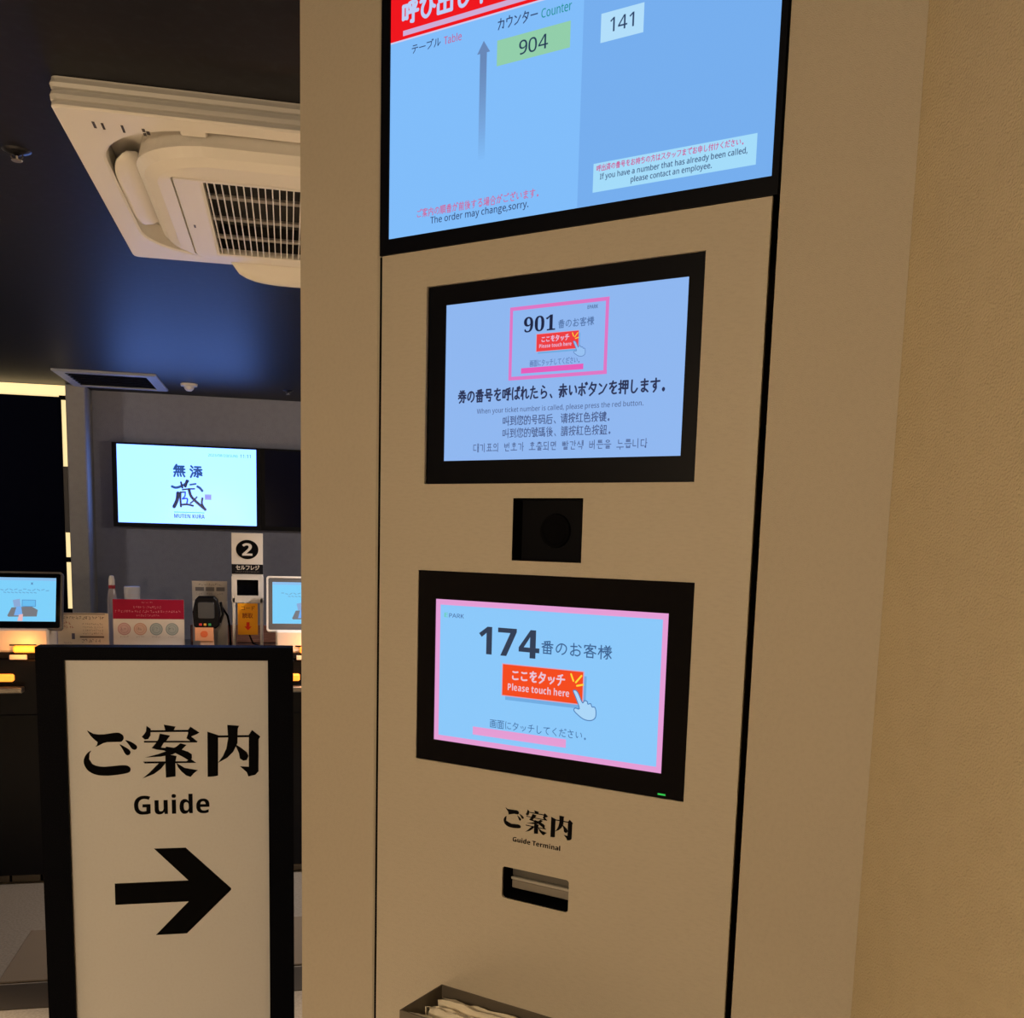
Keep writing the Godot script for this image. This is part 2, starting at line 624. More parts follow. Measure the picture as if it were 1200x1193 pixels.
const DOTTED := {"ご": "こ", "だ": "た", "ざ": "さ", "ば": "は", "び": "ひ", "が": "か", "で": "て"}
const RIGHT_GREEN := [[40, 12, 96, 12], [44, 26, 92, 26], [38, 40, 98, 40], [68, 4, 68, 40], [48, 52, 48, 96], [48, 52, 88, 52, 88, 92, 78, 92], [48, 66, 88, 66], [48, 80, 88, 80]]
const SHARP := {
	"タ": [[40, 6, 30, 28, 12, 50], [36, 22, 84, 22, 72, 52, 52, 76, 22, 94], [36, 44, 68, 66]],
	"ッ": [[18, 42, 26, 60], [42, 38, 50, 56], [82, 38, 74, 64, 40, 90]],
	"チ": [[70, 8, 46, 16, 22, 20], [8, 44, 94, 44], [52, 18, 52, 56, 44, 78, 26, 94]],
	"ボ": [[8, 34, 76, 34], [42, 8, 42, 90, 32, 84], [24, 52, 10, 78], [60, 52, 76, 78], [78, 8, 85, 18], [90, 4, 97, 14]],
	"ン": [[14, 20, 36, 34], [14, 88, 50, 74, 88, 26]],
	"テ": [[22, 14, 78, 14], [8, 42, 92, 42], [52, 42, 50, 68, 26, 94]],
	"ー": [[8, 50, 92, 50]],
	"ブ": [[8, 22, 76, 22, 66, 60, 26, 92], [80, 4, 86, 14], [92, 0, 98, 10]],
	"ル": [[30, 14, 28, 58, 8, 90], [58, 10, 58, 86, 92, 54]],
	"カ": [[10, 32, 84, 32, 78, 88, 66, 82], [44, 8, 42, 46, 14, 92]],
	"ウ": [[50, 4, 50, 22], [16, 46, 16, 24, 86, 24, 76, 62, 40, 94]],
	"セ": [[6, 42, 90, 32, 72, 58], [34, 8, 34, 82, 44, 90, 84, 88]],
	"フ": [[12, 16, 86, 16, 74, 58, 28, 92]],
	"レ": [[22, 10, 22, 86, 58, 72, 88, 40]],
	"ジ": [[18, 14, 38, 26], [8, 40, 28, 52], [16, 90, 54, 74, 86, 34], [70, 6, 78, 18], [84, 2, 92, 14]],
	"コ": [[16, 18, 80, 18, 80, 84], [12, 84, 86, 84]],
	"ド": [[36, 6, 36, 94], [36, 40, 76, 60], [66, 10, 74, 24], [82, 4, 90, 18]],
	"ス": [[16, 14, 78, 14, 60, 50, 10, 92], [54, 54, 92, 90]],
	"番": [[70, 6, 26, 12], [8, 28, 92, 28], [50, 10, 50, 46], [30, 16, 38, 26], [70, 14, 62, 26], [48, 30, 10, 50], [52, 30, 90, 50], [22, 52, 22, 94], [22, 52, 78, 52, 78, 94], [22, 72, 78, 72], [22, 92, 78, 92], [50, 52, 50, 92]],
	"客": [[50, 2, 50, 12], [10, 28, 10, 14, 90, 14, 88, 28], [42, 22, 20, 44], [38, 30, 70, 30, 40, 54, 8, 66], [36, 34, 56, 50, 92, 64], [28, 66, 28, 94], [28, 66, 72, 66, 72, 94], [28, 92, 72, 92]],
	"様": [[6, 28, 40, 28], [24, 4, 24, 96], [24, 30, 4, 66], [24, 34, 40, 52], [56, 4, 62, 14], [84, 4, 76, 14], [46, 18, 94, 18], [48, 30, 92, 30], [42, 43, 98, 43], [70, 18, 70, 90, 60, 94], [54, 52, 64, 60], [64, 64, 46, 84], [90, 50, 76, 60], [74, 60, 96, 86]],
	"画": [[6, 10, 94, 10], [50, 10, 50, 74], [28, 26, 72, 26, 72, 74], [28, 26, 28, 74, 72, 74], [28, 50, 72, 50], [10, 30, 10, 92, 90, 92], [90, 30, 90, 92]],
	"面": [[4, 8, 96, 8], [48, 8, 40, 26], [12, 26, 12, 94, 88, 94, 88, 26], [12, 26, 88, 26], [36, 26, 36, 94], [64, 26, 64, 94], [36, 48, 64, 48], [36, 70, 64, 70]],
	"券": [[28, 6, 36, 18], [72, 6, 64, 18], [16, 24, 84, 24], [6, 40, 94, 40], [52, 6, 46, 36, 6, 62], [56, 40, 94, 62], [30, 58, 74, 58, 70, 92, 58, 88], [48, 58, 44, 76, 18, 94]],
	"号": [[26, 8, 26, 34], [26, 8, 74, 8, 74, 34], [26, 34, 74, 34], [6, 48, 94, 48], [36, 48, 30, 66], [30, 66, 74, 66, 70, 92, 54, 90]],
	"呼": [[8, 22, 8, 74], [8, 22, 32, 22, 32, 74], [8, 72, 32, 72], [88, 8, 46, 16], [48, 24, 54, 40], [90, 22, 80, 40], [40, 52, 98, 52], [70, 14, 70, 92, 58, 90]],
	"赤": [[18, 22, 82, 22], [50, 4, 50, 42], [6, 42, 94, 42], [40, 42, 38, 70, 16, 94], [58, 42, 58, 90, 48, 88], [26, 54, 14, 76], [72, 54, 86, 76]],
	"押": [[4, 28, 38, 28], [22, 6, 22, 90, 12, 88], [4, 64, 38, 54], [46, 10, 46, 60], [46, 10, 94, 10, 94, 60], [46, 35, 94, 35], [46, 60, 94, 60], [70, 10, 70, 96]],
	"出": [[50, 4, 50, 92], [18, 16, 18, 46, 82, 46], [82, 16, 82, 46], [10, 58, 10, 92, 90, 92], [90, 58, 90, 92]],
	"中": [[50, 2, 50, 98], [12, 24, 88, 24, 88, 64, 12, 64, 12, 24]],
	"順": [[8, 8, 6, 60, 2, 92], [22, 10, 22, 80], [36, 6, 36, 94], [46, 8, 96, 8], [70, 8, 66, 20], [52, 20, 52, 74, 90, 74, 90, 20, 52, 20], [52, 38, 90, 38], [52, 56, 90, 56], [60, 78, 46, 94], [80, 78, 96, 94]],
	"前": [[28, 4, 36, 16], [72, 4, 64, 16], [6, 22, 94, 22], [18, 36, 18, 94], [18, 36, 48, 36, 48, 92, 40, 90], [18, 54, 48, 54], [18, 70, 48, 70], [66, 36, 66, 76], [86, 32, 86, 92, 74, 90]],
	"後": [[28, 4, 8, 24], [32, 24, 8, 50], [22, 42, 22, 96], [62, 4, 44, 24, 60, 30], [80, 16, 42, 48, 90, 44], [78, 36, 92, 52], [62, 50, 40, 72], [56, 58, 86, 58, 66, 80, 38, 94], [54, 66, 92, 94]],
	"場": [[4, 34, 36, 34], [20, 8, 20, 74], [2, 80, 38, 68], [50, 8, 50, 40, 86, 40, 86, 8, 50, 8], [50, 24, 86, 24], [40, 50, 98, 50], [54, 52, 38, 74], [50, 62, 92, 62, 86, 92, 76, 90], [64, 62, 48, 86], [78, 62, 60, 92]],
	"合": [[50, 4, 6, 44], [50, 4, 94, 44], [30, 42, 70, 42], [24, 58, 24, 94, 76, 94, 76, 58, 24, 58]],
	"案": [[50, 2, 50, 10], [10, 22, 10, 12, 90, 12, 90, 22], [46, 16, 28, 42, 60, 54], [14, 28, 86, 28], [66, 28, 50, 46, 20, 54], [8, 64, 92, 64], [50, 52, 50, 98], [48, 66, 10, 92], [52, 66, 90, 92]],
	"内": [[14, 24, 14, 96], [14, 24, 86, 24, 86, 92, 74, 90], [50, 4, 48, 40, 24, 68], [50, 40, 76, 66]],
	"済": [[10, 8, 24, 20], [6, 34, 20, 46], [6, 92, 26, 60], [62, 2, 62, 12], [34, 14, 96, 14], [80, 16, 56, 40, 34, 48], [46, 18, 68, 36, 96, 46], [46, 52, 44, 76, 34, 94], [82, 52, 82, 96], [46, 62, 82, 62], [46, 78, 82, 78]],
	"持": [[4, 28, 36, 28], [22, 6, 22, 90, 12, 88], [4, 64, 36, 54], [44, 18, 92, 18], [68, 4, 68, 38], [38, 38, 98, 38], [40, 56, 96, 56], [80, 40, 80, 92, 68, 90], [50, 64, 60, 78]],
	"方": [[50, 4, 50, 18], [6, 22, 94, 22], [46, 22, 40, 60, 10, 94], [44, 46, 80, 46, 74, 90, 60, 88]],
	"申": [[50, 2, 50, 98], [16, 18, 84, 18, 84, 72, 16, 72, 16, 18], [16, 45, 84, 45]],
	"付": [[30, 4, 6, 46], [22, 30, 22, 96], [38, 28, 98, 28], [76, 6, 76, 92, 62, 90], [48, 46, 58, 64]],
	"読": [[10, 6, 30, 14], [4, 22, 40, 22], [10, 36, 36, 36], [10, 50, 36, 50], [10, 64, 10, 92, 36, 92, 36, 64, 10, 64], [48, 14, 94, 14], [70, 4, 70, 30], [52, 30, 90, 30], [44, 54, 44, 42, 96, 42, 94, 54], [60, 56, 58, 76, 42, 94], [76, 56, 76, 90, 94, 90, 94, 78]],
	"取": [[4, 10, 50, 10], [12, 10, 12, 80], [40, 10, 40, 96], [12, 32, 40, 32], [12, 54, 40, 54], [4, 82, 46, 74], [52, 20, 92, 20, 80, 60, 50, 94], [58, 36, 72, 68, 96, 94]],
	"無": [[28, 2, 12, 24], [22, 14, 88, 14], [6, 36, 94, 36], [8, 60, 94, 60], [26, 14, 26, 60], [44, 14, 44, 60], [62, 14, 62, 60], [78, 14, 78, 60], [16, 72, 8, 92], [36, 74, 40, 90], [58, 74, 64, 90], [80, 72, 92, 92]],
	"添": [[10, 8, 22, 20], [4, 34, 18, 44], [6, 92, 24, 58], [40, 14, 88, 14], [34, 34, 96, 34], [66, 14, 60, 40, 36, 60], [66, 34, 96, 58], [64, 52, 64, 90, 56, 86], [48, 64, 36, 84], [76, 62, 82, 74], [88, 60, 96, 76]],
	"叫": [[8, 22, 8, 74], [8, 22, 34, 22, 34, 74], [8, 70, 34, 70], [52, 12, 52, 62, 96, 54], [84, 4, 84, 96]],
	"到": [[6, 12, 58, 12], [32, 12, 14, 36, 52, 32], [46, 24, 58, 40], [10, 56, 54, 56], [32, 40, 32, 84], [4, 90, 58, 80], [72, 14, 72, 66], [90, 4, 90, 92, 80, 90]],
	"您": [[26, 4, 8, 34], [18, 22, 18, 58], [48, 4, 36, 24], [44, 14, 94, 14, 88, 26], [66, 18, 66, 56, 56, 54], [48, 28, 38, 46], [80, 26, 94, 44], [12, 68, 6, 88], [30, 64, 34, 90, 74, 92, 80, 80], [50, 62, 60, 76], [84, 64, 96, 82]],
	"的": [[24, 4, 18, 18], [8, 20, 8, 90, 42, 90, 42, 20, 8, 20], [8, 54, 42, 54], [64, 4, 50, 36], [58, 22, 94, 22, 90, 90, 76, 88], [62, 44, 74, 60]],
	"码": [[4, 12, 42, 12], [22, 12, 4, 54], [12, 44, 12, 86, 38, 86, 38, 44, 12, 44], [48, 10, 86, 10, 82, 46], [58, 24, 54, 46, 94, 46, 90, 92, 78, 90], [46, 68, 82, 68]],
	"后": [[86, 6, 20, 16], [20, 16, 18, 60, 4, 94], [18, 38, 96, 38], [32, 58, 32, 94, 84, 94, 84, 58, 32, 58]],
	"按": [[4, 28, 36, 28], [22, 6, 22, 90, 12, 88], [4, 64, 36, 54], [68, 2, 68, 12], [44, 28, 44, 14, 94, 14, 94, 26], [38, 48, 98, 48], [66, 26, 52, 60, 84, 92], [84, 48, 70, 78, 42, 94]],
	"红": [[26, 4, 6, 34, 28, 34], [36, 22, 6, 62, 36, 58], [4, 88, 38, 80], [48, 16, 92, 16], [70, 16, 70, 86], [42, 88, 98, 88]],
	"紅": [[26, 2, 8, 26, 26, 26], [36, 16, 8, 48, 38, 46], [22, 48, 22, 92], [12, 62, 6, 84], [32, 60, 38, 78], [48, 16, 92, 16], [70, 16, 70, 86], [42, 88, 98, 88]],
	"色": [[36, 2, 10, 34], [30, 14, 66, 14, 54, 32], [18, 34, 84, 34, 84, 62, 18, 62], [50, 34, 50, 62], [18, 34, 18, 84, 26, 92, 92, 92, 92, 76]],
	"键": [[22, 4, 4, 36], [16, 22, 40, 22], [10, 40, 38, 40], [4, 58, 40, 58], [22, 40, 22, 92, 36, 80], [46, 16, 60, 16, 48, 44, 60, 44, 52, 76, 42, 94], [46, 64, 64, 86, 98, 94], [66, 14, 92, 14, 92, 38, 66, 38], [62, 26, 98, 26], [64, 50, 94, 50], [60, 66, 98, 66], [78, 4, 78, 84]],
	"號": [[8, 8, 8, 30, 38, 30, 38, 8, 8, 8], [4, 42, 44, 42], [16, 42, 12, 58], [12, 58, 36, 58, 34, 92, 24, 90], [72, 2, 72, 24], [72, 12, 92, 12], [54, 24, 50, 70, 42, 94], [54, 24, 96, 24, 92, 36], [64, 44, 86, 36], [72, 32, 72, 52, 92, 50], [66, 62, 64, 82, 54, 94], [78, 62, 78, 90, 96, 90, 96, 80]],
	"碼": [[4, 12, 38, 12], [20, 12, 4, 52], [12, 44, 12, 84, 34, 84, 34, 44, 12, 44], [50, 8, 50, 62], [50, 8, 88, 8], [50, 26, 84, 26], [50, 44, 84, 44], [70, 8, 70, 62], [50, 62, 94, 62, 90, 94, 80, 92], [46, 74, 42, 90], [56, 74, 58, 86], [66, 74, 70, 84], [76, 72, 82, 82]],
	"鈕": [[24, 4, 4, 36], [24, 4, 44, 32], [12, 40, 38, 40], [6, 58, 42, 58], [24, 40, 24, 88], [12, 68, 16, 80], [38, 66, 32, 80], [2, 92, 46, 88], [52, 12, 88, 12, 82, 90], [64, 12, 56, 90], [56, 50, 86, 50], [46, 92, 98, 92]],
}
# Korean letters in a unit field
const JAMO := {
	0: [[10, 15, 88, 15, 80, 90]], 2: [[15, 10, 15, 85, 90, 85]], 3: [[88, 12, 14, 12, 14, 85, 90, 85]],
	5: [[12, 12, 86, 12, 86, 48, 14, 48, 14, 86, 90, 86]], 6: [[14, 12, 86, 12, 86, 88, 14, 88, 14, 12]],
	7: [[14, 10, 14, 88, 86, 88, 86, 10], [14, 48, 86, 48]], 8: [[6, 10, 6, 88, 44, 88, 44, 10], [6, 48, 44, 48], [56, 10, 56, 88, 94, 88, 94, 10], [56, 48, 94, 48]],
	9: [[52, 8, 12, 90], [50, 40, 90, 90]], 11: [[50, 10, 84, 30, 84, 70, 50, 90, 16, 70, 16, 30, 50, 10]],
	14: [[40, 2, 62, 10], [10, 28, 90, 28], [52, 28, 10, 92], [50, 50, 92, 92]], 16: [[88, 10, 14, 10, 14, 88, 90, 88], [14, 50, 84, 50]],
	17: [[10, 12, 90, 12], [10, 88, 90, 88], [34, 12, 34, 88], [66, 12, 66, 88]],
	18: [[38, 4, 64, 4], [10, 26, 90, 26], [50, 40, 80, 66, 50, 94, 20, 66, 50, 40]],
}
const TAILS := {1: 0, 4: 2, 8: 5, 17: 7}

func hangul(ch: String) -> Array:
	var code := ch.unicode_at(0) - 0xAC00
	var first := code / 588
	var vow := (code % 588) / 28
	var tail := code % 28
	var out := []
	var hh := 60.0 if tail > 0 else 100.0
	var upright := vow in [0, 1, 2, 3, 4, 5, 6, 7, 20]
	var both := vow in [11, 19]
	var boxr := Rect2(4, 6, 52, hh * 0.84) if upright else (Rect2(6, 4, 54, hh * 0.52) if both else Rect2(16, 4, 68, hh * 0.5))
	for s in JAMO.get(first, []):
		out.append(fit(s, boxr))
	if upright or both:
		var x := 76.0
		out.append([x, 2, x, hh - 2])
		if vow in [0, 1]:
			out.append([x, hh * 0.48, x + 14, hh * 0.48])
		if vow == 1:
			out.append([x + 14, 2, x + 14, hh - 2])
		if vow == 4:
			out.append([x - 16, hh * 0.46, x, hh * 0.46])
		if vow == 6:
			out.append([x - 18, hh * 0.32, x, hh * 0.32])
			out.append([x - 18, hh * 0.6, x, hh * 0.6])
	if not upright:
		var yb := hh * 0.86
		var xr := 66.0 if both else 96.0
		out.append([4, yb, xr, yb])
		if vow in [8, 11]:
			out.append([xr * 0.5, hh * 0.62, xr * 0.5, yb])
		if vow == 12:
			out.append([36, hh * 0.62, 36, yb])
			out.append([64, hh * 0.62, 64, yb])
		if vow == 13:
			out.append([50, yb, 50, hh * 1.08])
	if tail > 0:
		for s in JAMO[TAILS[tail]]:
			out.append(fit(s, Rect2(20, 66, 64, 32)))
	return out

func fit(s: Array, r: Rect2) -> Array:
	var o := []
	for i in range(0, s.size(), 2):
		o.append(r.position.x + s[i] * r.size.x / 100.0)
		o.append(r.position.y + s[i + 1] * r.size.y / 100.0)
	return o

func strokes_of(ch: String) -> Array:
	# [strokes, smooth]
	if KANA.has(ch):
		return [KANA[ch], true]
	if DOTTED.has(ch):
		return [KANA[DOTTED[ch]] + DOTS, true]
	if SHARP.has(ch):
		return [SHARP[ch], false]
	if ch == "请":
		return [[[10, 6, 24, 18], [4, 34, 22, 34, 22, 86, 34, 74]] + RIGHT_GREEN, false]
	if ch == "請":
		return [[[10, 4, 24, 12], [4, 22, 36, 22], [8, 36, 34, 36], [8, 50, 34, 50], [8, 64, 8, 92, 34, 92, 34, 64, 8, 64]] + RIGHT_GREEN, false]
	var u := ch.unicode_at(0)
	if u >= 0xAC00 and u < 0xD7A4:
		return [hangul(ch), false]
	return [[], false]

func stroke_points(s: Array, smooth: bool) -> PackedVector2Array:
	var p := PackedVector2Array()
	for i in range(0, s.size(), 2):
		p.append(Vector2(s[i], s[i + 1]))
	if not smooth or p.size() < 3:
		return p
	var o := PackedVector2Array()
	var n := p.size()
	for k in n - 1:
		for t in 4:
			o.append(p[k].cubic_interpolate(p[k + 1], p[maxi(k - 1, 0)], p[mini(k + 2, n - 1)], t / 4.0))
	o.append(p[n - 1])
	return o

# writes text into x0..x1, y0..y1 (millimetres); weight in percent of the glyph's height
func write(cv: Canvas, text: String, x0: float, x1: float, y0: float, y1: float, c: Color, weight := 9.0, alpha := 1.0) -> void:
	var adv := (x1 - x0) / text.length()
	var gw := adv * 0.94
	var gh := y1 - y0
	for i in text.length():
		var sp := strokes_of(text[i])
		for s in sp[0]:
			var q := PackedVector2Array()
			for p in stroke_points(s, sp[1]):
				q.append(Vector2(x0 + i * adv + p.x * gw / 100.0, y0 + p.y * gh / 100.0))
			cv.line(q, weight * gh / 100.0, c, alpha)

# ------------------------------------------------------------------ the lettering of the signs (millimetres from the sign's upper left corner)
const TITLE := [
	[true, [80.0, -150.7, 85.6, -154.5, 94.1, -157.7, 108.4, -158.2, 124.9, -155.7, 133.8, -155.8, 140.1, -160.0, 141.6, -166.2, 137.7, -171.8, 131.1, -172.3, 116.6, -172.1, 106.5, -174.4, 97.7, -179.2, 93.4, -179.8, 98.5, -174.3, 92.3, -167.9, 86.2, -161.0]],
	[true, [86.0, -187.4, 83.0, -192.6, 81.7, -200.4, 84.0, -208.3, 89.6, -213.7, 99.6, -217.0, 112.5, -217.6, 125.6, -216.3, 138.7, -215.4, 147.4, -216.8, 151.9, -221.6, 150.9, -227.3, 145.6, -230.3, 131.0, -232.8, 112.1, -234.3, 94.8, -232.6, 82.0, -226.3, 75.1, -217.4, 72.6, -207.4, 74.8, -198.7, 79.6, -191.6]],
	[true, [134.4, -177.0, 142.4, -181.2, 150.1, -186.7, 152.6, -191.5, 150.8, -196.1, 146.4, -197.0, 142.4, -192.8, 138.6, -184.3]],
	[true, [144.2, -169.4, 152.8, -172.0, 160.8, -177.2, 164.2, -181.6, 162.7, -186.3, 158.3, -187.2, 154.0, -184.0, 149.2, -175.7]],
	[false, [210.8, -141.6, 231.3, -145.6, 227.0, -154.3, 214.0, -154.2]],
	[false, [187.7, -151.9, 254.9, -151.9, 254.8, -155.7, 187.6, -155.3]],
	[false, [181.1, -143.7, 188.3, -149.1, 187.5, -161.6, 183.5, -167.8, 177.7, -168.7, 172.5, -163.6, 176.4, -159.3, 180.0, -153.7]],
	[false, [257.1, -145.9, 272.7, -157.2, 267.3, -160.6, 258.3, -164.3, 268.2, -173.3, 258.7, -174.4, 249.9, -167.3, 253.0, -157.9, 252.2, -153.1]],
	[false, [176.1, -171.2, 269.2, -172.7, 268.2, -175.5, 176.1, -174.3]],
	[false, [203.7, -158.1, 221.5, -162.1, 215.8, -169.9, 209.8, -176.1, 205.2, -183.9, 222.9, -186.5, 216.9, -190.5, 197.8, -187.6, 189.0, -184.6, 196.5, -175.9, 201.1, -168.1]],
	[false, [239.3, -176.6, 249.7, -180.0, 240.6, -189.3, 225.6, -196.9, 204.9, -200.7, 177.8, -202.0, 202.0, -195.5, 219.8, -188.9, 231.8, -182.8]],
	[false, [214.1, -182.5, 234.7, -186.0, 252.4, -192.7, 258.9, -197.6, 258.8, -205.5, 253.6, -209.3, 243.3, -202.1, 228.6, -193.8, 211.0, -190.3]],
	[false, [173.8, -209.5, 249.1, -210.4, 255.8, -205.5, 266.4, -213.7, 176.7, -213.0]],
	[false, [212.6, -195.7, 232.1, -200.2, 229.8, -211.3, 229.6, -238.3, 212.9, -240.2, 212.4, -220.5]],
	[false, [201.7, -212.3, 212.3, -213.5, 204.4, -223.5, 192.4, -232.7, 172.2, -240.8, 183.6, -230.9, 194.1, -220.1]],
	[false, [231.2, -212.9, 245.9, -222.8, 268.9, -227.5, 262.2, -232.7, 256.1, -239.9, 248.7, -237.2, 239.9, -229.0, 234.1, -220.9]],
	[false, [286.8, -155.8, 291.8, -157.5, 305.6, -162.5, 304.6, -238.5, 297.3, -240.0, 286.1, -240.4]],
	[false, [303.8, -163.1, 361.3, -163.3, 361.3, -167.1, 303.7, -166.9]],
	[false, [366.2, -153.8, 381.1, -166.2, 378.0, -170.9, 377.2, -232.2, 371.3, -238.5, 359.0, -241.5, 356.1, -233.3, 344.0, -221.7, 359.8, -223.1, 360.4, -162.6]],
	[false, [322.1, -143.6, 343.2, -145.5, 340.7, -151.2, 339.8, -178.3, 332.1, -194.2, 321.3, -205.2, 304.6, -214.5, 313.8, -201.8, 320.0, -187.6, 323.3, -168.5]],
	[false, [335.3, -179.8, 345.8, -186.4, 356.4, -195.3, 359.4, -202.7, 356.3, -210.1, 350.2, -211.2, 344.1, -207.3, 342.1, -196.0]],
]
const ARROW := [189.2, -373.6, 245.0, -373.9, 325.5, -455.9, 325.4, -459.2, 244.5, -540.2, 189.0, -540.2, 248.6, -478.0, 119.3, -478.0, 119.3, -437.2, 248.8, -437.2]

func title_mesh(first: int, last: int, sx: float, sy: float, thick: float) -> ArrayMesh:
	# strokes first..last of the heading, with the heading's left top at the origin
	var st := st_new()
	for i in range(first, last):
		var p := PackedVector2Array()
		var l: Array = TITLE[i][1]
		for k in range(0, l.size(), 2):
			p.append(Vector2((l[k] - 72.6) * sx, (l[k + 1] + 141.6) * sy))
		if TITLE[i][0]:
			p = smooth_loop(p, 3)
		add_prism(st, p, 0.0, thick + 0.00002 * i)
	return done(st)

# ------------------------------------------------------------------ lamps
func downlight(at: Vector3, energy: float, cone: float, label: String, tint := WARM, soft := 0.9) -> void:
	var t := thing("ceiling_downlight", label, "downlight", at, 0.0, "ceiling downlights")
	part("trim_ring", lathe([Vector2(0.055, -0.001), Vector2(0.055, -0.012), Vector2(0.072, -0.012), Vector2(0.075, 0.0)]), M.ac_white, t)
	part("lamp_disc", lathe([Vector2(0.0, -0.006), Vector2(0.054, -0.006)]), M.lamp, t)
	var l := SpotLight3D.new()
	l.name = "lamp"
	l.light_color = tint
	l.light_energy = energy
	l.light_size = 0.05
	l.spot_range = 14.0
	l.spot_attenuation = 2.0
	l.spot_angle = cone
	l.spot_angle_attenuation = soft
	l.shadow_enabled = true
	t.add_child(l)
	l.position = Vector3(0, -0.02, 0)
	l.rotation_degrees = Vector3(-90, 0, 0)

func pendant(at: Vector3, energy: float, tint: Color, label: String) -> void:  # added lamps, put in for their fill light
	var t := thing("added_pendant_lamp", label, "lamp", Vector3(at.x, CEIL, at.z))
	part("ceiling_cup", lathe([Vector2(0.0, -0.03), Vector2(0.05, -0.03), Vector2(0.055, 0.0)]), M.black_satin, t)
	part("cord", tube([Vector3(0, -0.03, 0), Vector3(0, at.y - CEIL + 0.09, 0)], 0.003), M.black_matte, t)
	part("cap", lathe([Vector2(0.03, at.y - CEIL + 0.075), Vector2(0.03, at.y - CEIL + 0.1), Vector2(0.0, at.y - CEIL + 0.1)]), M.black_satin, t)
	var pr := []
	for k in 13:
		var a := -PI / 2 + PI * k / 12
		pr.append(Vector2(maxf(cos(a), 0.0) * 0.085, at.y - CEIL + sin(a) * 0.085))
	part("globe", lathe(pr), M.lamp, t)
	var l := OmniLight3D.new()
	l.name = "lamp"
	l.light_color = tint
	l.light_energy = energy
	l.light_size = 0.085
	l.omni_range = 14.0
	l.omni_attenuation = 2.0
	l.shadow_enabled = true
	t.add_child(l)
	l.position = Vector3(0, at.y - CEIL, 0)

func area(at: Vector3, turn: Basis, size: Vector2, c: Color, energy: float, parent: Node) -> void:
	var l := AreaLight3D.new()
	l.name = "screen_light"
	l.area_size = size
	l.light_color = c
	l.light_energy = energy
	l.area_range = 12.0
	l.shadow_enabled = true
	parent.add_child(l)
	l.transform = Transform3D(turn, at)

# ------------------------------------------------------------------ room
func setting() -> void:
	struct("floor", span(-2.9, 3.2, -0.1, 0.0, -6.15, 2.7), M.floor)
	struct("ceiling", span(-2.9, 3.2, CEIL, CEIL + 0.1, -6.15, 2.7), M.ceiling)
	struct("wall_back", span(-1.03, 3.2, 0, CEIL, -6.12, -6.0), M.grey_wall)
	# window wall, standing a little forward of the back wall, around its opening
	var st := st_new()
	add_box(st, Vector3(-1.078, CEIL / 2, -5.96), Vector3(0.096, CEIL, 0.32), 0.006)
	add_box(st, Vector3(-1.663, 0.5, -5.96), Vector3(1.074, 1.0, 0.32))
	add_box(st, Vector3(-2.55, CEIL / 2, -5.96), Vector3(0.7, CEIL, 0.32))
	struct("wall_window", done(st), M.jamb_wall)
	struct("wall_left", span(-2.9, -2.8, 0, CEIL, -6.12, 2.7), M.side_wall)
	struct("wall_front", span(-2.8, 0.72, 0, CEIL, 2.6, 2.7), M.side_wall)
	struct("wall_right", span(0.614, 0.72, 0, CEIL, -0.967, 2.6), M.tan_wall)
	struct("wall_partition", span(0.05, 3.2, 0, CEIL, -1.72, -1.615), M.side_wall)
	struct("wall_side", span(3.1, 3.2, 0, CEIL, -6.0, -1.72), M.side_wall)
	# the slanting wall on both sides of the terminal
	st = st_new()
	add_box(st, Vector3(-0.985, CEIL / 2, -0.05), Vector3(0.146, CEIL, 0.1), 0.003)
	add_box(st, Vector3(-0.2975, CEIL / 2, -0.05), Vector3(0.137, CEIL, 0.1), 0.0)
	struct("wall_diagonal", done(st), M.wallpaper, kpos(0, 0, 0), -deg_to_rad(KYAW))
	struct("floor_strip_1", span(-2.8, 3.0, 0.0, 0.003, -3.585, -3.39), M.dark_strip)  # darker strip running across the floor
	var fm := part("floor_mat", span(-0.98, 0.75, 0.0, 0.008, -4.076, -3.6, 0.003), M.mat_floor, self)
	tag(fm, "brown textile mat lying on the floor behind the guide sign", "mat")

# ------------------------------------------------------------------ terminal
func panel_with_holes(x0: float, x1: float, y0: float, y1: float, holes: Array, z0: float, z1: float) -> ArrayMesh:
	var st := st_new()
	var y := y0
	for h in holes:
		add_box(st, Vector3((x0 + x1) / 2, (y + h[2]) / 2, (z0 + z1) / 2), Vector3(x1 - x0, h[2] - y, z1 - z0))
		add_box(st, Vector3((x0 + h[0]) / 2, (h[2] + h[3]) / 2, (z0 + z1) / 2), Vector3(h[0] - x0, h[3] - h[2], z1 - z0))
		add_box(st, Vector3((x1 + h[1]) / 2, (h[2] + h[3]) / 2, (z0 + z1) / 2), Vector3(x1 - h[1], h[3] - h[2], z1 - z0))
		if h[4] > 0.0:
			add_ring(st, rrect(h[0], h[1], h[2], h[3], 0.00002), rrect(h[0], h[1], h[2], h[3], h[4]), z0, z1)
		y = h[3]
	add_box(st, Vector3((x0 + x1) / 2, (y + y1) / 2, (z0 + z1) / 2), Vector3(x1 - x0, y1 - y, z1 - z0))
	return done(st)

func rect_loop(x0: float, x1: float, y0: float, y1: float) -> PackedVector2Array:
	return PackedVector2Array([Vector2(x1, y0), Vector2(x1, y1), Vector2(x0, y1), Vector2(x0, y0)])

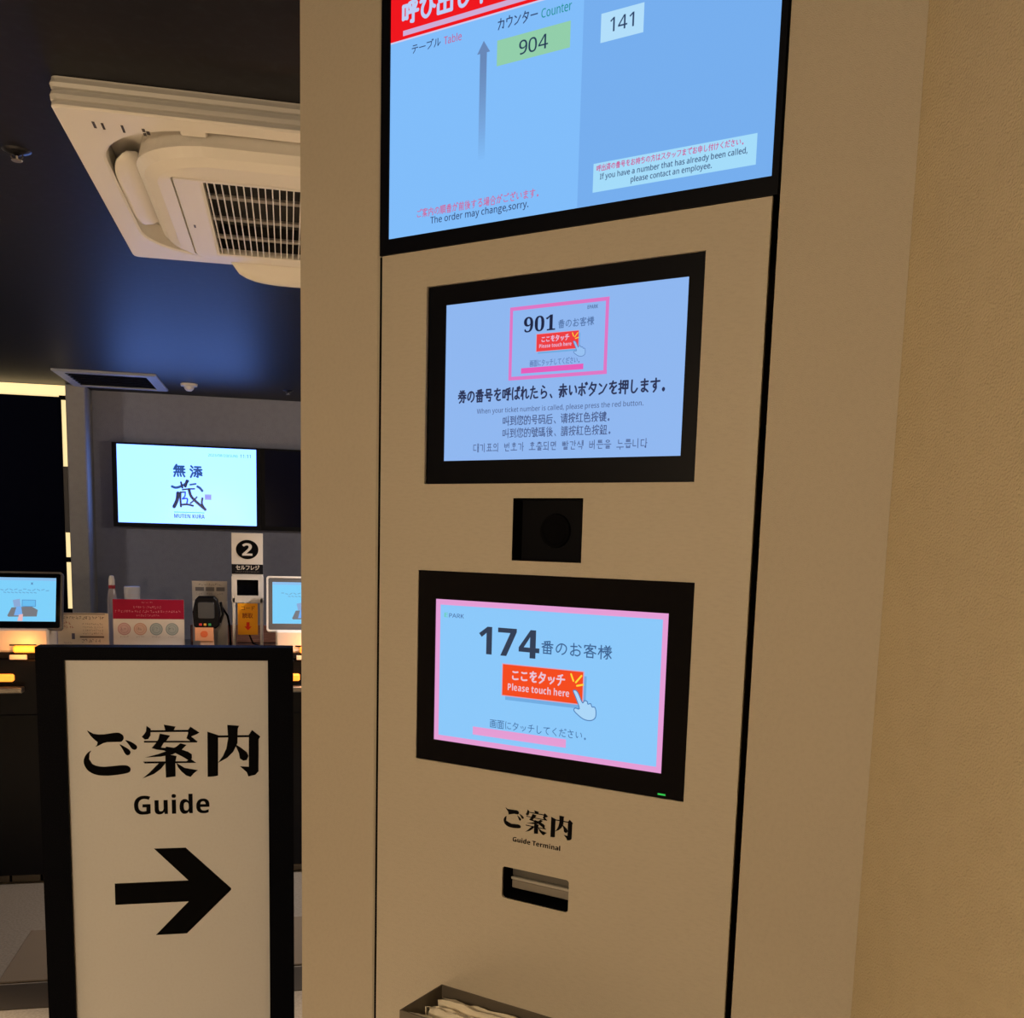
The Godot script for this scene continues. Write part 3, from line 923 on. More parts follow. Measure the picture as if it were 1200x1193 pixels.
func terminal() -> void:
	var uc := -0.6415
	var t := thing("guide_terminal", "tall beige guide terminal panel with cut-outs for screens, set in the slanting wall", "terminal", kpos(uc, 0, 0), -deg_to_rad(KYAW))
	var holes := [[-0.6925 - uc, -0.591 - uc, 1.075, 1.1185, 0.004], [-0.84 - uc, -0.44 - uc, 1.2465, 1.509, 0.0], [-0.691 - uc, -0.59 - uc, 1.5265, 1.6055, 0.0], [-0.8325 - uc, -0.447 - uc, 1.624, 1.8785, 0.0]]
	part("front_panel", panel_with_holes(-0.9072 - uc, -0.3745 - uc, 0.0, 1.925, holes, -0.004, 0.0), M.laminate, t)
	part("seam_shade_strip", span(-0.9122 - uc, -0.9071 - uc, 0.0, 1.9245, -0.02, -0.0015), M.black_matte, t).set_meta("label", "thin black strip set in the left joint to keep the gap dark")  # black strip painted in for the shade inside the open joint
	# reader window: black tunnel, plate and round lens
	var x0 := -0.691 - uc
	var x1 := -0.59 - uc
	var rd := part("reader_window", ring(rect_loop(x0, x1, 1.5265, 1.6055), rect_loop(x0 + 0.0015, x1 - 0.0015, 1.528, 1.604), -0.03, -0.0005), M.black_matte, t)
	rd.set_meta("label", "square black reader window with a round lens")
	part("plate", span(x0, x1, 1.5265, 1.6055, -0.03, -0.022, 0.0), mat(Color(0.026, 0.028, 0.05), 0.7, 0.0, 0.25), rd)
	var lens := part("lens", lathe([Vector2(0.0, 0.0), Vector2(0.016, 0.0015), Vector2(0.0185, 0.003), Vector2(0.021, 0.003), Vector2(0.022, 0.0)]), M.black_matte, rd, Vector3(-0.6395 - uc, 1.5655, -0.022), Vector3(PI / 2, 0, 0))
	lens.set_meta("label", "round dark lens")
	# ticket slot
	x0 = -0.6925 - uc
	x1 = -0.591 - uc
	var sl := part("ticket_slot", ring(rrect(x0, x1, 1.075, 1.1185, 0.004), rrect(x0 + 0.001, x1 - 0.001, 1.076, 1.1175, 0.004), -0.045, -0.003), M.black_matte, t)
	sl.set_meta("label", "ticket slot with a steel feeder behind it")
	part("back_plate", span(x0, x1, 1.07, 1.123, -0.05, -0.044), M.black_matte, sl)
	part("feeder_plate", span(x0 + 0.004, x1 + 0.02, 1.101, 1.116, -0.024, -0.02, 0.001), mat(Color(0.42, 0.41, 0.39), 0.4, 0.4), sl)
	part("feeder_edge", span(x0 + 0.004, x1 + 0.02, 1.0965, 1.1005, -0.024, -0.016, 0.001), mat(Color(0.78, 0.76, 0.72), 0.4, 0.2), sl)
	part("feeder_lip", span(x0 + 0.004, x1 + 0.02, 1.084, 1.0955, -0.024, -0.019, 0.001), mat(Color(0.60, 0.57, 0.53), 0.5, 0.2), sl)
	# printed heading
	var sx := 104.5 / 308.5 * 0.001
	var sy := 31.5 / 100.0 * 0.001
	var spans := [[0, 4], [4, 16], [16, 21]]
	for s in spans:
		var g := part("lettering", title_mesh(s[0], s[1], sx, sy, 0.0003), M.ink, t, Vector3(-0.6925 - uc, 1.203, 0.0))
		g.set_meta("label", "black printed heading character")
	var cap := part("caption", letters("Guide Terminal", bold_font, -0.6775 - uc, -0.6055 - uc, 0.0062, 0.0003), M.ink, t, Vector3(0, 1.1555, 0))
	cap.set_meta("label", "small black printed caption Guide Terminal")

func monitor(called: String, label: String, u0: float, u1: float, y0: float, y1: float, l: Array, w: float, img: Image, rim: Material) -> Node3D:
	# bezel u0..u1, y0..y1 and lit area l = [u0, u1, y0, y1], its front w before the terminal's face
	var uc := (u0 + u1) / 2
	var t := thing(called, label, "screen", kpos(uc, y0, 0), -deg_to_rad(KYAW))
	var b := part("bezel", ring(rect_loop(u0 - uc, u1 - uc, 0, y1 - y0), rect_loop(l[0] - uc, l[1] - uc, l[2] - y0, l[3] - y0), w - 0.02, w), rim, t)
	b.set_meta("label", "black bezel")
	part("screen", picture(l[0] - uc, l[1] - uc, l[2] - y0, l[3] - y0, w - 0.0015), screen_mat(img), t).set_meta("label", "lit screen")
	part("back_cover", span(u0 - uc, u1 - uc, 0, y1 - y0, w - 0.04, w - 0.02), M.black_matte, t)
	return t

func call_display() -> void:
	var cv := Canvas.new(520, 299, 2.5, Color8(129, 189, 250))
	cv.rect(284, 0, 520, 299, Color8(118, 174, 238))
	# header
	cv.rect(0, 0, 520, 55.5, Color8(240, 22, 30))
	cv.rect(0, 55.5, 520, 57.5, Color8(205, 205, 240))
	cv.rect(20, 45, 520, 51.5, Color8(206, 172, 214))
	cv.rect(284, 0, 520, 58, Color8(118, 174, 238))
	write(cv, "呼び出し中", 18, 155, 10, 39, Color8(190, 205, 245), 16.0)
	var ink := Color8(46, 62, 100)
	write(cv, "テーブル", 34, 81, 65, 76, ink, 9.0)
	cv.latin("Table", soft_font, 85, 112, 75.5, 9, Color8(200, 92, 140))
	write(cv, "カウンター", 165, 223, 63, 77, ink, 9.0)
	cv.latin("Counter", soft_font, 227, 268, 76.5, 10, Color8(30, 140, 140))
	cv.rect(165, 88, 267, 117, Color8(146, 206, 170))
	cv.latin("904", soft_font, 197, 237, 111, 16, Color8(36, 58, 84))
	cv.rect(307, 90, 361, 121, Color8(178, 222, 250))
	cv.latin("141", soft_font, 319, 349, 112, 15, Color8(46, 66, 100))
	# the arrow pales towards its foot, as drawn on the screen
	for k in 32:
		cv.rect(140.5, 97 + k * 4, 150.5, 101 + k * 4, Color8(104, 136, 184).lerp(Color8(129, 189, 250), pow(k / 31.0, 1.3)))
	cv.poly(PackedVector2Array([Vector2(145.5, 84), Vector2(155, 98), Vector2(136, 98)]), Color8(104, 136, 184))
	write(cv, "ご案内の順番が前後する場合がございます。", 45, 236, 267, 278, Color8(212, 100, 150), 8.0)
	cv.latin("The order may change,sorry.", soft_font, 68, 216, 287.5, 8, ink)
	cv.rect(304, 252, 501, 284, Color8(164, 220, 250))
	write(cv, "呼出済の番号をお持ちの方はスタッフまでお申し付けください。", 308, 490, 254, 261.5, Color8(208, 84, 140), 9.0)
	cv.latin("If you have a number that has already been called,", soft_font, 313, 491, 270.5, 6, ink)
	cv.latin("please contact an employee.", soft_font, 353, 451, 279.5, 6, ink)
	monitor("call_number_screen", "large landscape wall screen listing called numbers 904 and 141 under a red header", -0.9105, -0.3685, 1.9255, 2.263, [-0.896, -0.376, 1.945, 2.244], 0.002, cv.img, M.black_satin)

func hand(cv: Canvas, x: float, y: float, s: float, line: Color, fill: Color) -> void:
	var raw := [0, 0, 4, -1, 8, 3, 14, 14, 17, 11, 21, 12, 22, 15, 26, 14, 28, 18, 32, 18, 34, 24, 33, 32, 26, 36, 16, 35, 6, 29, 2, 25, 4, 22, 10, 22, 4, 8]
	var p := PackedVector2Array()
	for i in range(0, raw.size(), 2):
		p.append(Vector2(x + raw[i] * s, y + raw[i + 1] * s))
	p = smooth_loop(p, 3)
	cv.poly(p, fill)
	p.append(p[0])
	cv.line(p, 0.9 * s + 0.25, line)

func touch_button(cv: Canvas, x0: float, x1: float, y0: float, y1: float, red: Color, light: Color) -> void:
	var w := x1 - x0
	var h := y1 - y0
	cv.rect(x0 + w * 0.04, y0 + h * 0.12, x1 + w * 0.04, y1 + h * 0.14, Color8(112, 172, 226))
	cv.rect(x0 - w * 0.012, y0 - h * 0.03, x1 + w * 0.012, y1 + h * 0.03, Color8(205, 170, 200))
	cv.rect(x0, y0, x1, y1, red)
	write(cv, "ここをタッチ", x0 + w * 0.11, x0 + w * 0.79, y0 + h * 0.13, y0 + h * 0.5, light, 15.0)
	cv.latin("Please touch here", bold_font, x0 + w * 0.07, x0 + w * 0.84, y0 + h * 0.82, h * 0.22, light)
	var y := Color8(255, 214, 60)
	for r in [[0.855, 0.10, 0.885, 0.3], [0.98, 0.12, 0.915, 0.34], [1.0, 0.39, 0.93, 0.44]]:
		cv.line(PackedVector2Array([Vector2(x0 + r[0] * w, y0 + r[1] * h), Vector2(x0 + r[2] * w, y0 + r[3] * h)]), h * 0.06, y)

func instruction_display() -> void:
	var bg := Color8(143, 183, 240)
	var cv := Canvas.new(337.5, 199.5, 3.2, bg)
	var ink := Color8(40, 50, 84)
	var pink := Color8(222, 118, 196)
	cv.border(98, 12, 237, 101, 4.5, pink)
	cv.latin("EPARK", bold_font, 208, 222, 23.5, 4.2, Color8(84, 112, 160))
	cv.latin("901", serif_font, 119, 164, 44, 18.5, Color8(30, 38, 66))
	write(cv, "番のお客様", 168, 218, 32.5, 43, Color8(84, 116, 168), 9.0)
	touch_button(cv, 138, 197, 47.5, 68, Color8(238, 62, 66), Color8(226, 190, 222))
	hand(cv, 190, 60, 0.5, Color8(92, 128, 186), Color8(150, 192, 242))
	write(cv, "画面にタッチしてください。", 129, 203, 78, 86, Color8(92, 120, 176), 8.0)
	cv.rect(116.5, 87, 205, 93.5, Color8(228, 92, 186))
	write(cv, "券の番号を呼ばれたら、赤いボタンを押します。", 21, 322, 109, 126, ink, 12.0)
	cv.latin("When your ticket number is called, please press the red button.", soft_font, 51, 287, 140, 6, Color8(78, 96, 140))
	write(cv, "叫到您的号码后、请按红色按键。", 91, 250, 144.5, 157, Color8(66, 84, 130), 8.0)
	write(cv, "叫到您的號碼後、請按紅色按鈕。", 91, 252, 160, 172.5, Color8(66, 84, 130), 7.0)
	# Korean line, spaced by words
	var words := ["대기표의", "번호가", "호출되면", "빨간색", "버튼을", "누릅니다"]
	var x := 46.0
	for wd in words:
		var ww: float = wd.length() * 10.35
		write(cv, wd, x, x + ww, 178, 189, Color8(74, 94, 140), 8.0)
		x += ww + 6.4
	cv.rect(291, 186.5, 293, 188.8, Color8(74, 94, 140))
	monitor("instruction_screen", "recessed mid-height screen showing number 901 and touch instructions in four languages", -0.8322, -0.4473, 1.6243, 1.8782, [-0.8055, -0.468, 1.6545, 1.854], -0.006, cv.img, M.black_satin)

func touch_display() -> void:
	var bg := Color8(138, 200, 250)
	var pink := Color8(228, 156, 212)
	var cv := Canvas.new(340, 194, 3.2, bg)
	cv.border(0, 0, 340, 194, 7.5, pink)
	cv.latin("E", bold_font, 14, 20, 24, 6, Color8(110, 206, 190))
	cv.latin("PARK", soft_font, 22, 46, 24, 5.6, Color8(60, 96, 150))
	cv.latin("174", bold_font, 71, 164, 69, 36.5, Color8(48, 62, 84))
	write(cv, "番のお客様", 166, 268, 44, 62, Color8(58, 96, 142), 8.5)
	touch_button(cv, 109.5, 228.5, 80, 121, Color8(244, 74, 30), Color8(232, 196, 214))
	hand(cv, 215, 105, 0.98, Color8(72, 120, 178), Color8(170, 214, 248))
	write(cv, "画面にタッチしてください。", 91, 243, 155, 166.5, Color8(62, 104, 156), 7.5)
	cv.rect(64, 168.5, 207, 179.5, pink)
	var t := monitor("touch_screen", "lower touch screen with pink border showing number 174 above the printed heading", -0.8395, -0.4405, 1.247, 1.5085, [-0.811, -0.471, 1.277, 1.471], -0.001, cv.img, M.black_gloss)
	var led := part("power_light", span(0.166, 0.176, 0.0035, 0.0055, -0.0015, -0.0005), glow(Color8(40, 190, 80), 0.7), t)
	led.set_meta("label", "small green power light")

# ------------------------------------------------------------------ tray of wrapped towels
func towel_tray() -> void:
	var u0 := -0.789
	var u1 := -0.50
	var top := 0.926
	var h := 0.10
	var d := 0.097
	var t := thing("towel_tray", "open grey-brown metal tray fixed to the terminal's front, full of wrapped towels", "tray", kpos((u0 + u1) / 2, top - h, d / 2), -deg_to_rad(KYAW))
	var w := u1 - u0
	var th := 0.0022
	part("wall", span(-w / 2, w / 2, 0, h, -d / 2, -d / 2 + th, 0.0006), M.grey_metal, t)
	part("wall", span(-w / 2, w / 2, 0, h, d / 2 - th, d / 2, 0.0006), M.grey_metal, t)
	part("wall", span(-w / 2, -w / 2 + th, 0, h, -d / 2 + th, d / 2 - th, 0.0006), M.grey_metal, t)
	part("wall", span(w / 2 - th, w / 2, 0, h, -d / 2 + th, d / 2 - th, 0.0006), M.grey_metal, t)
	part("bottom", span(-w / 2 + th, w / 2 - th, 0.0, th, -d / 2 + th, d / 2 - th), M.grey_metal, t)
	# towels: long flat sachets standing on edge, crinkled at the ends
	var film := mat(Color(0.93, 0.89, 0.80), 0.2)
	film.clearcoat_enabled = true
	film.clearcoat = 0.8
	film.clearcoat_roughness = 0.12
	var rng := RandomNumberGenerator.new()
	rng.seed = 17
	var nz := FastNoiseLite.new()
	nz.seed = 5
	nz.frequency = 28.0
	for k in 6:
		var st := st_new()
		st.set_smooth_group(0)
		var len := 0.235 + rng.randf() * 0.025
		var ht := 0.087 + rng.randf() * 0.008
		var nx := 40
		var ny := 14
		var grid := []
		for i in nx + 1:
			var row := []
			var f := float(i) / nx
			var fat := pow(sin(PI * clampf(f, 0.0, 1.0)), 0.35)
			for j in ny:
				var a := TAU * j / ny
				var px := (f - 0.5) * len
				var r1 := 0.0052 * fat + 0.0006
				var rip := nz.get_noise_3d(px, sin(a) * 0.05 + k, cos(a) * 0.02) * (0.006 if fat < 0.8 else 0.0036)
				var saw := 0.002 * (1.0 if (j % 2 == 0) else -1.0) if (i == 0 or i == nx) else 0.0
				row.append(Vector3(px + saw, ht * 0.5 + sin(a) * ht * 0.5 * (0.93 + 0.07 * fat) + rip * 1.4, cos(a) * r1 + rip * 0.35))
			grid.append(row)
		for i in nx:
			for j in ny:
				var j2 := (j + 1) % ny
				var mid: Vector3 = (grid[i][j] + grid[i + 1][j2]) * 0.5
				quad(st, grid[i][j], grid[i + 1][j], grid[i + 1][j2], grid[i][j2], mid - Vector3(mid.x, ht * 0.5, 0))
		for j in ny - 2:
			tri(st, grid[0][0], grid[0][j + 1], grid[0][j + 2], Vector3.LEFT)
			tri(st, grid[nx][0], grid[nx][j + 1], grid[nx][j + 2], Vector3.RIGHT)
		var o := part("wrapped_towel" if k == 0 else "wrapped_towel_%03d" % k, done(st), film, self, kpos(-0.652 + rng.randf_range(-0.006, 0.006), top - h + th, 0.0122 + k * 0.0146), Vector3(0, -deg_to_rad(KYAW) + rng.randf_range(-0.004, 0.004), 0))
		tag(o, "cream wet towel in crinkled clear film standing in the grey tray", "wet towel", "wrapped towels in the tray")
		if k == 0:
			o.set_meta("label", "cream wrapped wet towel leaning against the rear wall of the grey tray")
		elif k == 5:
			o.set_meta("label", "cream wrapped wet towel along the front wall of the grey tray")

# ------------------------------------------------------------------ standing guide sign
func guide_sign() -> void:
	var w := 0.441
	var h := 1.3465
	var t := thing("guide_sign", "black framed standing sign reading Guide with a large arrow to the right", "sign", Vector3(-0.4325, 0, -1.9))
	var fl := 0.0465
	var fr := 0.0455
	part("frame", ring(rect_loop(0, w, 0.02, h), rect_loop(fl, w - fr, 0.09, h - 0.0235), -0.045, 0.0), M.dark_frame, t)
	part("face_panel", span(fl - 0.004, w - fr + 0.004, 0.086, h - 0.02, -0.02, -0.008), M.white_panel, t).set_meta("label", "off-white face panel")
	part("back_panel", span(0.01, w - 0.01, 0.03, h - 0.01, -0.044, -0.03), M.black_satin, t)
	part("base_plate", span(-0.01, w + 0.01, 0.0, 0.02, -0.2, 0.155, 0.004), M.black_satin, t)
	for s in [[0, 4], [4, 16], [16, 21]]:
		part("lettering", title_mesh(s[0], s[1], 0.001, 0.001, 0.0004), M.ink, t, Vector3(0.0726, h - 0.1416, -0.008)).set_meta("label", "bold black heading character")
	part("caption", letters("Guide", bold_font, 0.1563, 0.2885, 0.0345, 0.0004), M.ink, t, Vector3(0, h - 0.3085, -0.008)).set_meta("label", "black word Guide")
	var p := PackedVector2Array()
	for k in range(0, ARROW.size(), 2):
		p.append(Vector2(ARROW[k], ARROW[k + 1]) * 0.001)
	part("arrow", prism(p, 0.0, 0.0004), M.ink, t, Vector3(0, h, -0.008)).set_meta("label", "thick black arrow pointing right")

# ------------------------------------------------------------------ ceiling air conditioner
func loft(loops: Array, zs: Array) -> ArrayMesh:
	var st := st_new()
	for k in loops.size() - 1:
		var a: PackedVector2Array = loops[k]
		var b: PackedVector2Array = loops[k + 1]
		var n := a.size()
		for i in n:
			var j := (i + 1) % n
			var e := a[j] - a[i]
			if e.length() < 1e-7:
				e = b[j] - b[i]
			var no: Vector3 = Vector3(e.y, -e.x, 0).normalized() * (zs[k + 1] - zs[k])
			var inward := b[i].length() - a[i].length()
			no += Vector3(0, 0, -inward)
			quad(st, v3(a[i], zs[k]), v3(a[j], zs[k]), v3(b[j], zs[k + 1]), v3(b[i], zs[k + 1]), no)
	return done(st)

func sq(r: float, rad: float) -> PackedVector2Array:
	return rrect(-r, r, -r, r, rad, 12)

func air_conditioner() -> void:
	var t := thing("air_conditioner", "white square cassette air conditioner hanging from the dark ceiling", "air conditioner", Vector3(0.09, CEIL, -2.414))
	var down := Vector3(PI / 2, 0, 0)
	var hole := sq(0.425, 0.2)
	# stacked frame with grooves between its layers
	part("mounting_frame", loft([hole, sq(0.474, 0.012), sq(0.474, 0.012), sq(0.477, 0.012), sq(0.475, 0.012), sq(0.469, 0.012), sq(0.469, 0.012)], [0.001, 0.001, 0.004, 0.012, 0.0185, 0.0205, 0.0235]), M.ac_white, t, Vector3.ZERO, down)
	part("spacer_frame", loft([sq(0.469, 0.012), sq(0.475, 0.012), sq(0.477, 0.012), sq(0.476, 0.012), sq(0.470, 0.012), sq(0.470, 0.012)], [0.0225, 0.0235, 0.030, 0.037, 0.039, 0.042]), M.ac_white, t, Vector3.ZERO, down)
	part("face_frame", loft([sq(0.470, 0.012), sq(0.4745, 0.012), sq(0.4755, 0.014), sq(0.472, 0.014), sq(0.43, 0.205), hole, hole], [0.0405, 0.0415, 0.046, 0.0495, 0.050, 0.047, 0.004]), M.ac_white, t, Vector3.ZERO, down)
	part("air_duct", prism(sq(0.425, 0.2), 0.0005, 0.003), M.ac_white, t, Vector3.ZERO, down)
	var ix := 0.3065
	var iy := 0.2735
	var inner := rrect(-ix, ix, -iy, iy, 0.008, 12)
	part("inner_panel", loft([sq(0.362, 0.15), sq(0.37, 0.15), sq(0.372, 0.15), sq(0.358, 0.14), sq(0.335, 0.12), inner, inner], [0.004, 0.045, 0.053, 0.067, 0.0765, 0.080, 0.055]), M.ac_white, t, Vector3.ZERO, down)
	var gx := 0.248
	var gy := 0.256
	var ip := part("intake_panel", loft([rrect(-ix + 0.003, ix - 0.003, -iy + 0.003, iy - 0.003, 0.008), rrect(-ix + 0.003, ix - 0.003, -iy + 0.003, iy - 0.003, 0.008), rrect(-ix + 0.005, ix - 0.005, -iy + 0.005, iy - 0.005, 0.008), rrect(-gx - 0.006, gx + 0.006, -gy - 0.006, gy + 0.006, 0.006), rrect(-gx, gx, -gy, gy, 0.004), rrect(-gx, gx, -gy, gy, 0.004)], [0.05, 0.0795, 0.0815, 0.0815, 0.0795, 0.066]), M.ac_white, t, Vector3.ZERO, down)
	ip.set_meta("label", "white intake panel around the grille")
	part("filter_cage", ring(rect_loop(-gx - 0.004, gx + 0.004, -gy - 0.004, gy + 0.004), rect_loop(-gx, gx, -gy, gy), 0.010, 0.0655), M.charcoal_net, t, Vector3.ZERO, down)
	part("filter", span(-gx - 0.004, gx + 0.004, -gy - 0.004, gy + 0.004, 0.006, 0.010), M.charcoal_net, t, Vector3.ZERO, down)
	var bar := span(-gx, gx, -0.010, 0.010, 0.0645, 0.070, 0.001)
	for y in [0.138, -0.008, -0.147]:
		part("grille_bar", bar, M.ac_bar, t, Vector3(0, 0, y), down)
	var slat := span(-0.0011, 0.0011, -gy, gy, 0.072, 0.0785, 0.0005)
	for k in 36:
		part("grille_slat", slat, M.ac_white, t, Vector3(-gx + 0.0068 + k * 0.01378, 0, 0), down)
	# one louvre at each side; hinge on the outer edge
	# [side, tilt, hinge depth, pivot of the tapering ends along the section]
	var specs := [[0.0, 30.0, 0.024, 0.5], [90.0, 28.0, 0.047, 0.5], [180.0, 40.0, 0.106, 1.0], [270.0, 28.0, 0.047, 0.5]]
	for s in specs:
		var a := deg_to_rad(s[1])
		var hl := 0.228
		var nst := 24
		var rows := []
		for q in nst + 1:
			var x := -hl + 2.0 * hl * q / nst
			var taper := maxf(sqrt(maxf(1.0 - pow(absf(x / hl), 5.0), 0.0)), 0.12)
			var row := []
			for side in 2:
				for k in 9:
					var f0 := (k if side == 0 else 8 - k) / 8.0
					var f: float = s[3] + (f0 - s[3]) * taper
					var yy := -0.068 * f
					var zz := 0.009 * sin(PI * f0) * taper - (0.003 if side == 1 else 0.0)
					row.append(Vector3(x, yy * cos(a) - zz * sin(a) * 0.3, zz * cos(a) + yy * sin(a)))
			rows.append(row)
		var st := st_new()
		st.set_smooth_group(0)
		for q in nst:
			for i in 18:
				var j := (i + 1) % 18
				var out := Vector3(0, -sin(a), cos(a)) * (1.0 if i < 8 else -1.0)
				if i == 8 or i == 17:
					out = Vector3(0, -1.0 if i == 8 else 1.0, 0)
				quad(st, rows[q][i], rows[q + 1][i], rows[q + 1][j], rows[q][j], out)
		for e in [0, nst]:
			for i in range(1, 17):
				tri(st, rows[e][0], rows[e][i], rows[e][i + 1], Vector3(-1 if e == 0 else 1, 0, 0))
		var v := part("louvre", done(st), M.ac_white, t, Vector3.ZERO, Vector3.ZERO)
		v.transform = Transform3D(Basis(Vector3.RIGHT, PI / 2) * Basis(Vector3.BACK, deg_to_rad(s[0])), Vector3.ZERO) * Transform3D(Basis(), Vector3(0, 0.4235, s[2]))
	var cap := span(-0.024, 0.024, 0.374, 0.4245, 0.02, 0.040, 0.003)
	for q in [0, 2]:
		for sg in [-1.0, 1.0]:
			var ec := part("corner_cap", cap, M.ac_white, t)
			ec.transform = Transform3D(Basis(Vector3.RIGHT, PI / 2) * Basis(Vector3.BACK, q * PI / 2), Vector3.ZERO) * Transform3D(Basis(), Vector3(sg * 0.253, 0, 0))
	# printed marks near the corner
	var dark := mat(Color(0.22, 0.20, 0.20), 0.6)
	for b in [[0.056, 0.0605, 0.050, 0.078], [0.0705, 0.0745, 0.053, 0.080], [0.103, 0.107, 0.053, 0.085], [0.137, 0.142, 0.058, 0.072], [0.1435, 0.149, 0.068, 0.084], [0.137, 0.142, 0.078, 0.09]]:
		part("printed_mark", span(b[0] - 0.475, b[1] - 0.475, 0.475 - b[3], 0.475 - b[2], 0.0497, 0.0506), dark, t, Vector3.ZERO, down)
	part("badge", span(-0.289, -0.285, -0.045, -0.025, 0.081, 0.082), mat(Color(0.3, 0.3, 0.36), 0.5), t, Vector3.ZERO, down)

func ceiling_things() -> void:
	var v := thing("ceiling_vent", "square ceiling vent with pale frame beside the back wall", "vent", Vector3(-0.85, CEIL, -5.54))
	var down := Vector3(PI / 2, 0, 0)
	part("frame", loft([rrect(-0.235, 0.235, -0.265, 0.265, 0.004), rrect(-0.235, 0.235, -0.265, 0.265, 0.004), rrect(-0.228, 0.228, -0.258, 0.258, 0.004), rrect(-0.185, 0.185, -0.215, 0.215, 0.004), rrect(-0.185, 0.185, -0.215, 0.215, 0.004)], [0.0, 0.008, 0.012, 0.012, 0.001]), M.vent_frame, v, Vector3.ZERO, down)
	part("vent_dark_plate", span(-0.185, 0.185, -0.215, 0.215, 0.0, 0.0015), M.charcoal_net, v, Vector3.ZERO, down)  # flat dark plate stands in for the vent's shaded hollow
	for k in 7:
		part("louvre", span(-0.185, 0.185, -0.012, 0.012, -0.0008, 0.0008), M.black_satin, v, Vector3(0, -0.007, -0.18 + k * 0.06), Vector3(PI / 2 + 0.35, 0, 0))
	var heads := [[-0.528, -2.330, "chrome sprinkler head on the dark ceiling beside the air conditioner"], [0.004, -5.588, "tiny sprinkler head on the ceiling above the switched-off television"]]
	for s in heads:
		var t := thing("sprinkler_head", s[2], "sprinkler", Vector3(s[0], CEIL, s[1]))
		part("rosette", lathe([Vector2(0.0, -0.012), Vector2(0.012, -0.006), Vector2(0.022, -0.003), Vector2(0.028, 0.0)], 20), mat(Color(0.2, 0.2, 0.22), 0.3, 0.8), t)
		part("glass_bulb", tube([Vector3(0, -0.006, 0), Vector3(0.001, -0.018, 0.003)], 0.0022), M.white_plastic, t)
		part("deflector", lathe([Vector2(0.0, -0.020), Vector2(0.010, -0.020), Vector2(0.011, -0.0185), Vector2(0.0, -0.0185)], 16), M.steel, t)
		part("arm", tube([Vector3(-0.010, -0.004, 0), Vector3(-0.011, -0.012, 0), Vector3(-0.004, -0.019, 0)], 0.0015, 6), M.steel, t)
		part("arm", tube([Vector3(0.010, -0.004, 0), Vector3(0.011, -0.012, 0), Vector3(0.004, -0.019, 0)], 0.0015, 6), M.steel, t)
	var d := thing("smoke_detector", "small white domed detector on the ceiling above the lit television", "detector", Vector3(-0.487, CEIL, -5.545))
	part("base", lathe([Vector2(0.0, -0.012), Vector2(0.04, -0.012), Vector2(0.042, 0.0)], 24), M.white_plastic, d)
	part("dome", lathe([Vector2(0.0, -0.036), Vector2(0.012, -0.035), Vector2(0.022, -0.026), Vector2(0.026, -0.012)], 24), M.white_plastic, d)

# ------------------------------------------------------------------ televisions on the back wall
func tv_x(cx: float) -> float:
	return ((180.0 + cx / 9.23) - 137.0) / 164.0 * 732.0

func tv_y(cx: float, cy: float) -> float:
	var px := 180.0 + cx / 9.23
	return ((520.0 + cy / 9.23) - (519.0 + 0.055 * (px - 137.0))) / 90.5 * 419.0

func tv_line(cv: Canvas, l: Array, w: float, c: Color) -> void:
	var p := PackedVector2Array()
	for i in range(0, l.size(), 2):
		p.append(Vector2(tv_x(l[i]), tv_y(l[i], l[i + 1])))
	cv.line(stroke_smooth(p), w * 0.66, c)

func stroke_smooth(p: PackedVector2Array) -> PackedVector2Array:
	var o := PackedVector2Array()
	var n := p.size()
	for k in n - 1:
		for t in 4:
			o.append(p[k].cubic_interpolate(p[k + 1], p[maxi(k - 1, 0)], p[mini(k + 2, n - 1)], t / 4.0))
	o.append(p[n - 1])
	return o

func tv_body(called: String, label: String, x0: float) -> Node3D:
	var w := 0.778
	var h := 0.451
	var t := thing(called, label, "television", Vector3(x0 + w / 2, 1.577, -5.94))
	part("bezel", ring(rect_loop(-w / 2, w / 2, 0, h), rect_loop(-w / 2 + 0.025, w / 2 - 0.021, 0.0235, h - 0.009), -0.015, 0.0), M.black_satin, t)
	part("back_cover", span(-w / 2 + 0.004, w / 2 - 0.004, 0.004, h - 0.004, -0.045, -0.015, 0.006), M.black_matte, t)
	part("wall_bracket", span(-0.15, 0.15, 0.1, 0.34, -0.06, -0.045), M.black_matte, t)
	return t

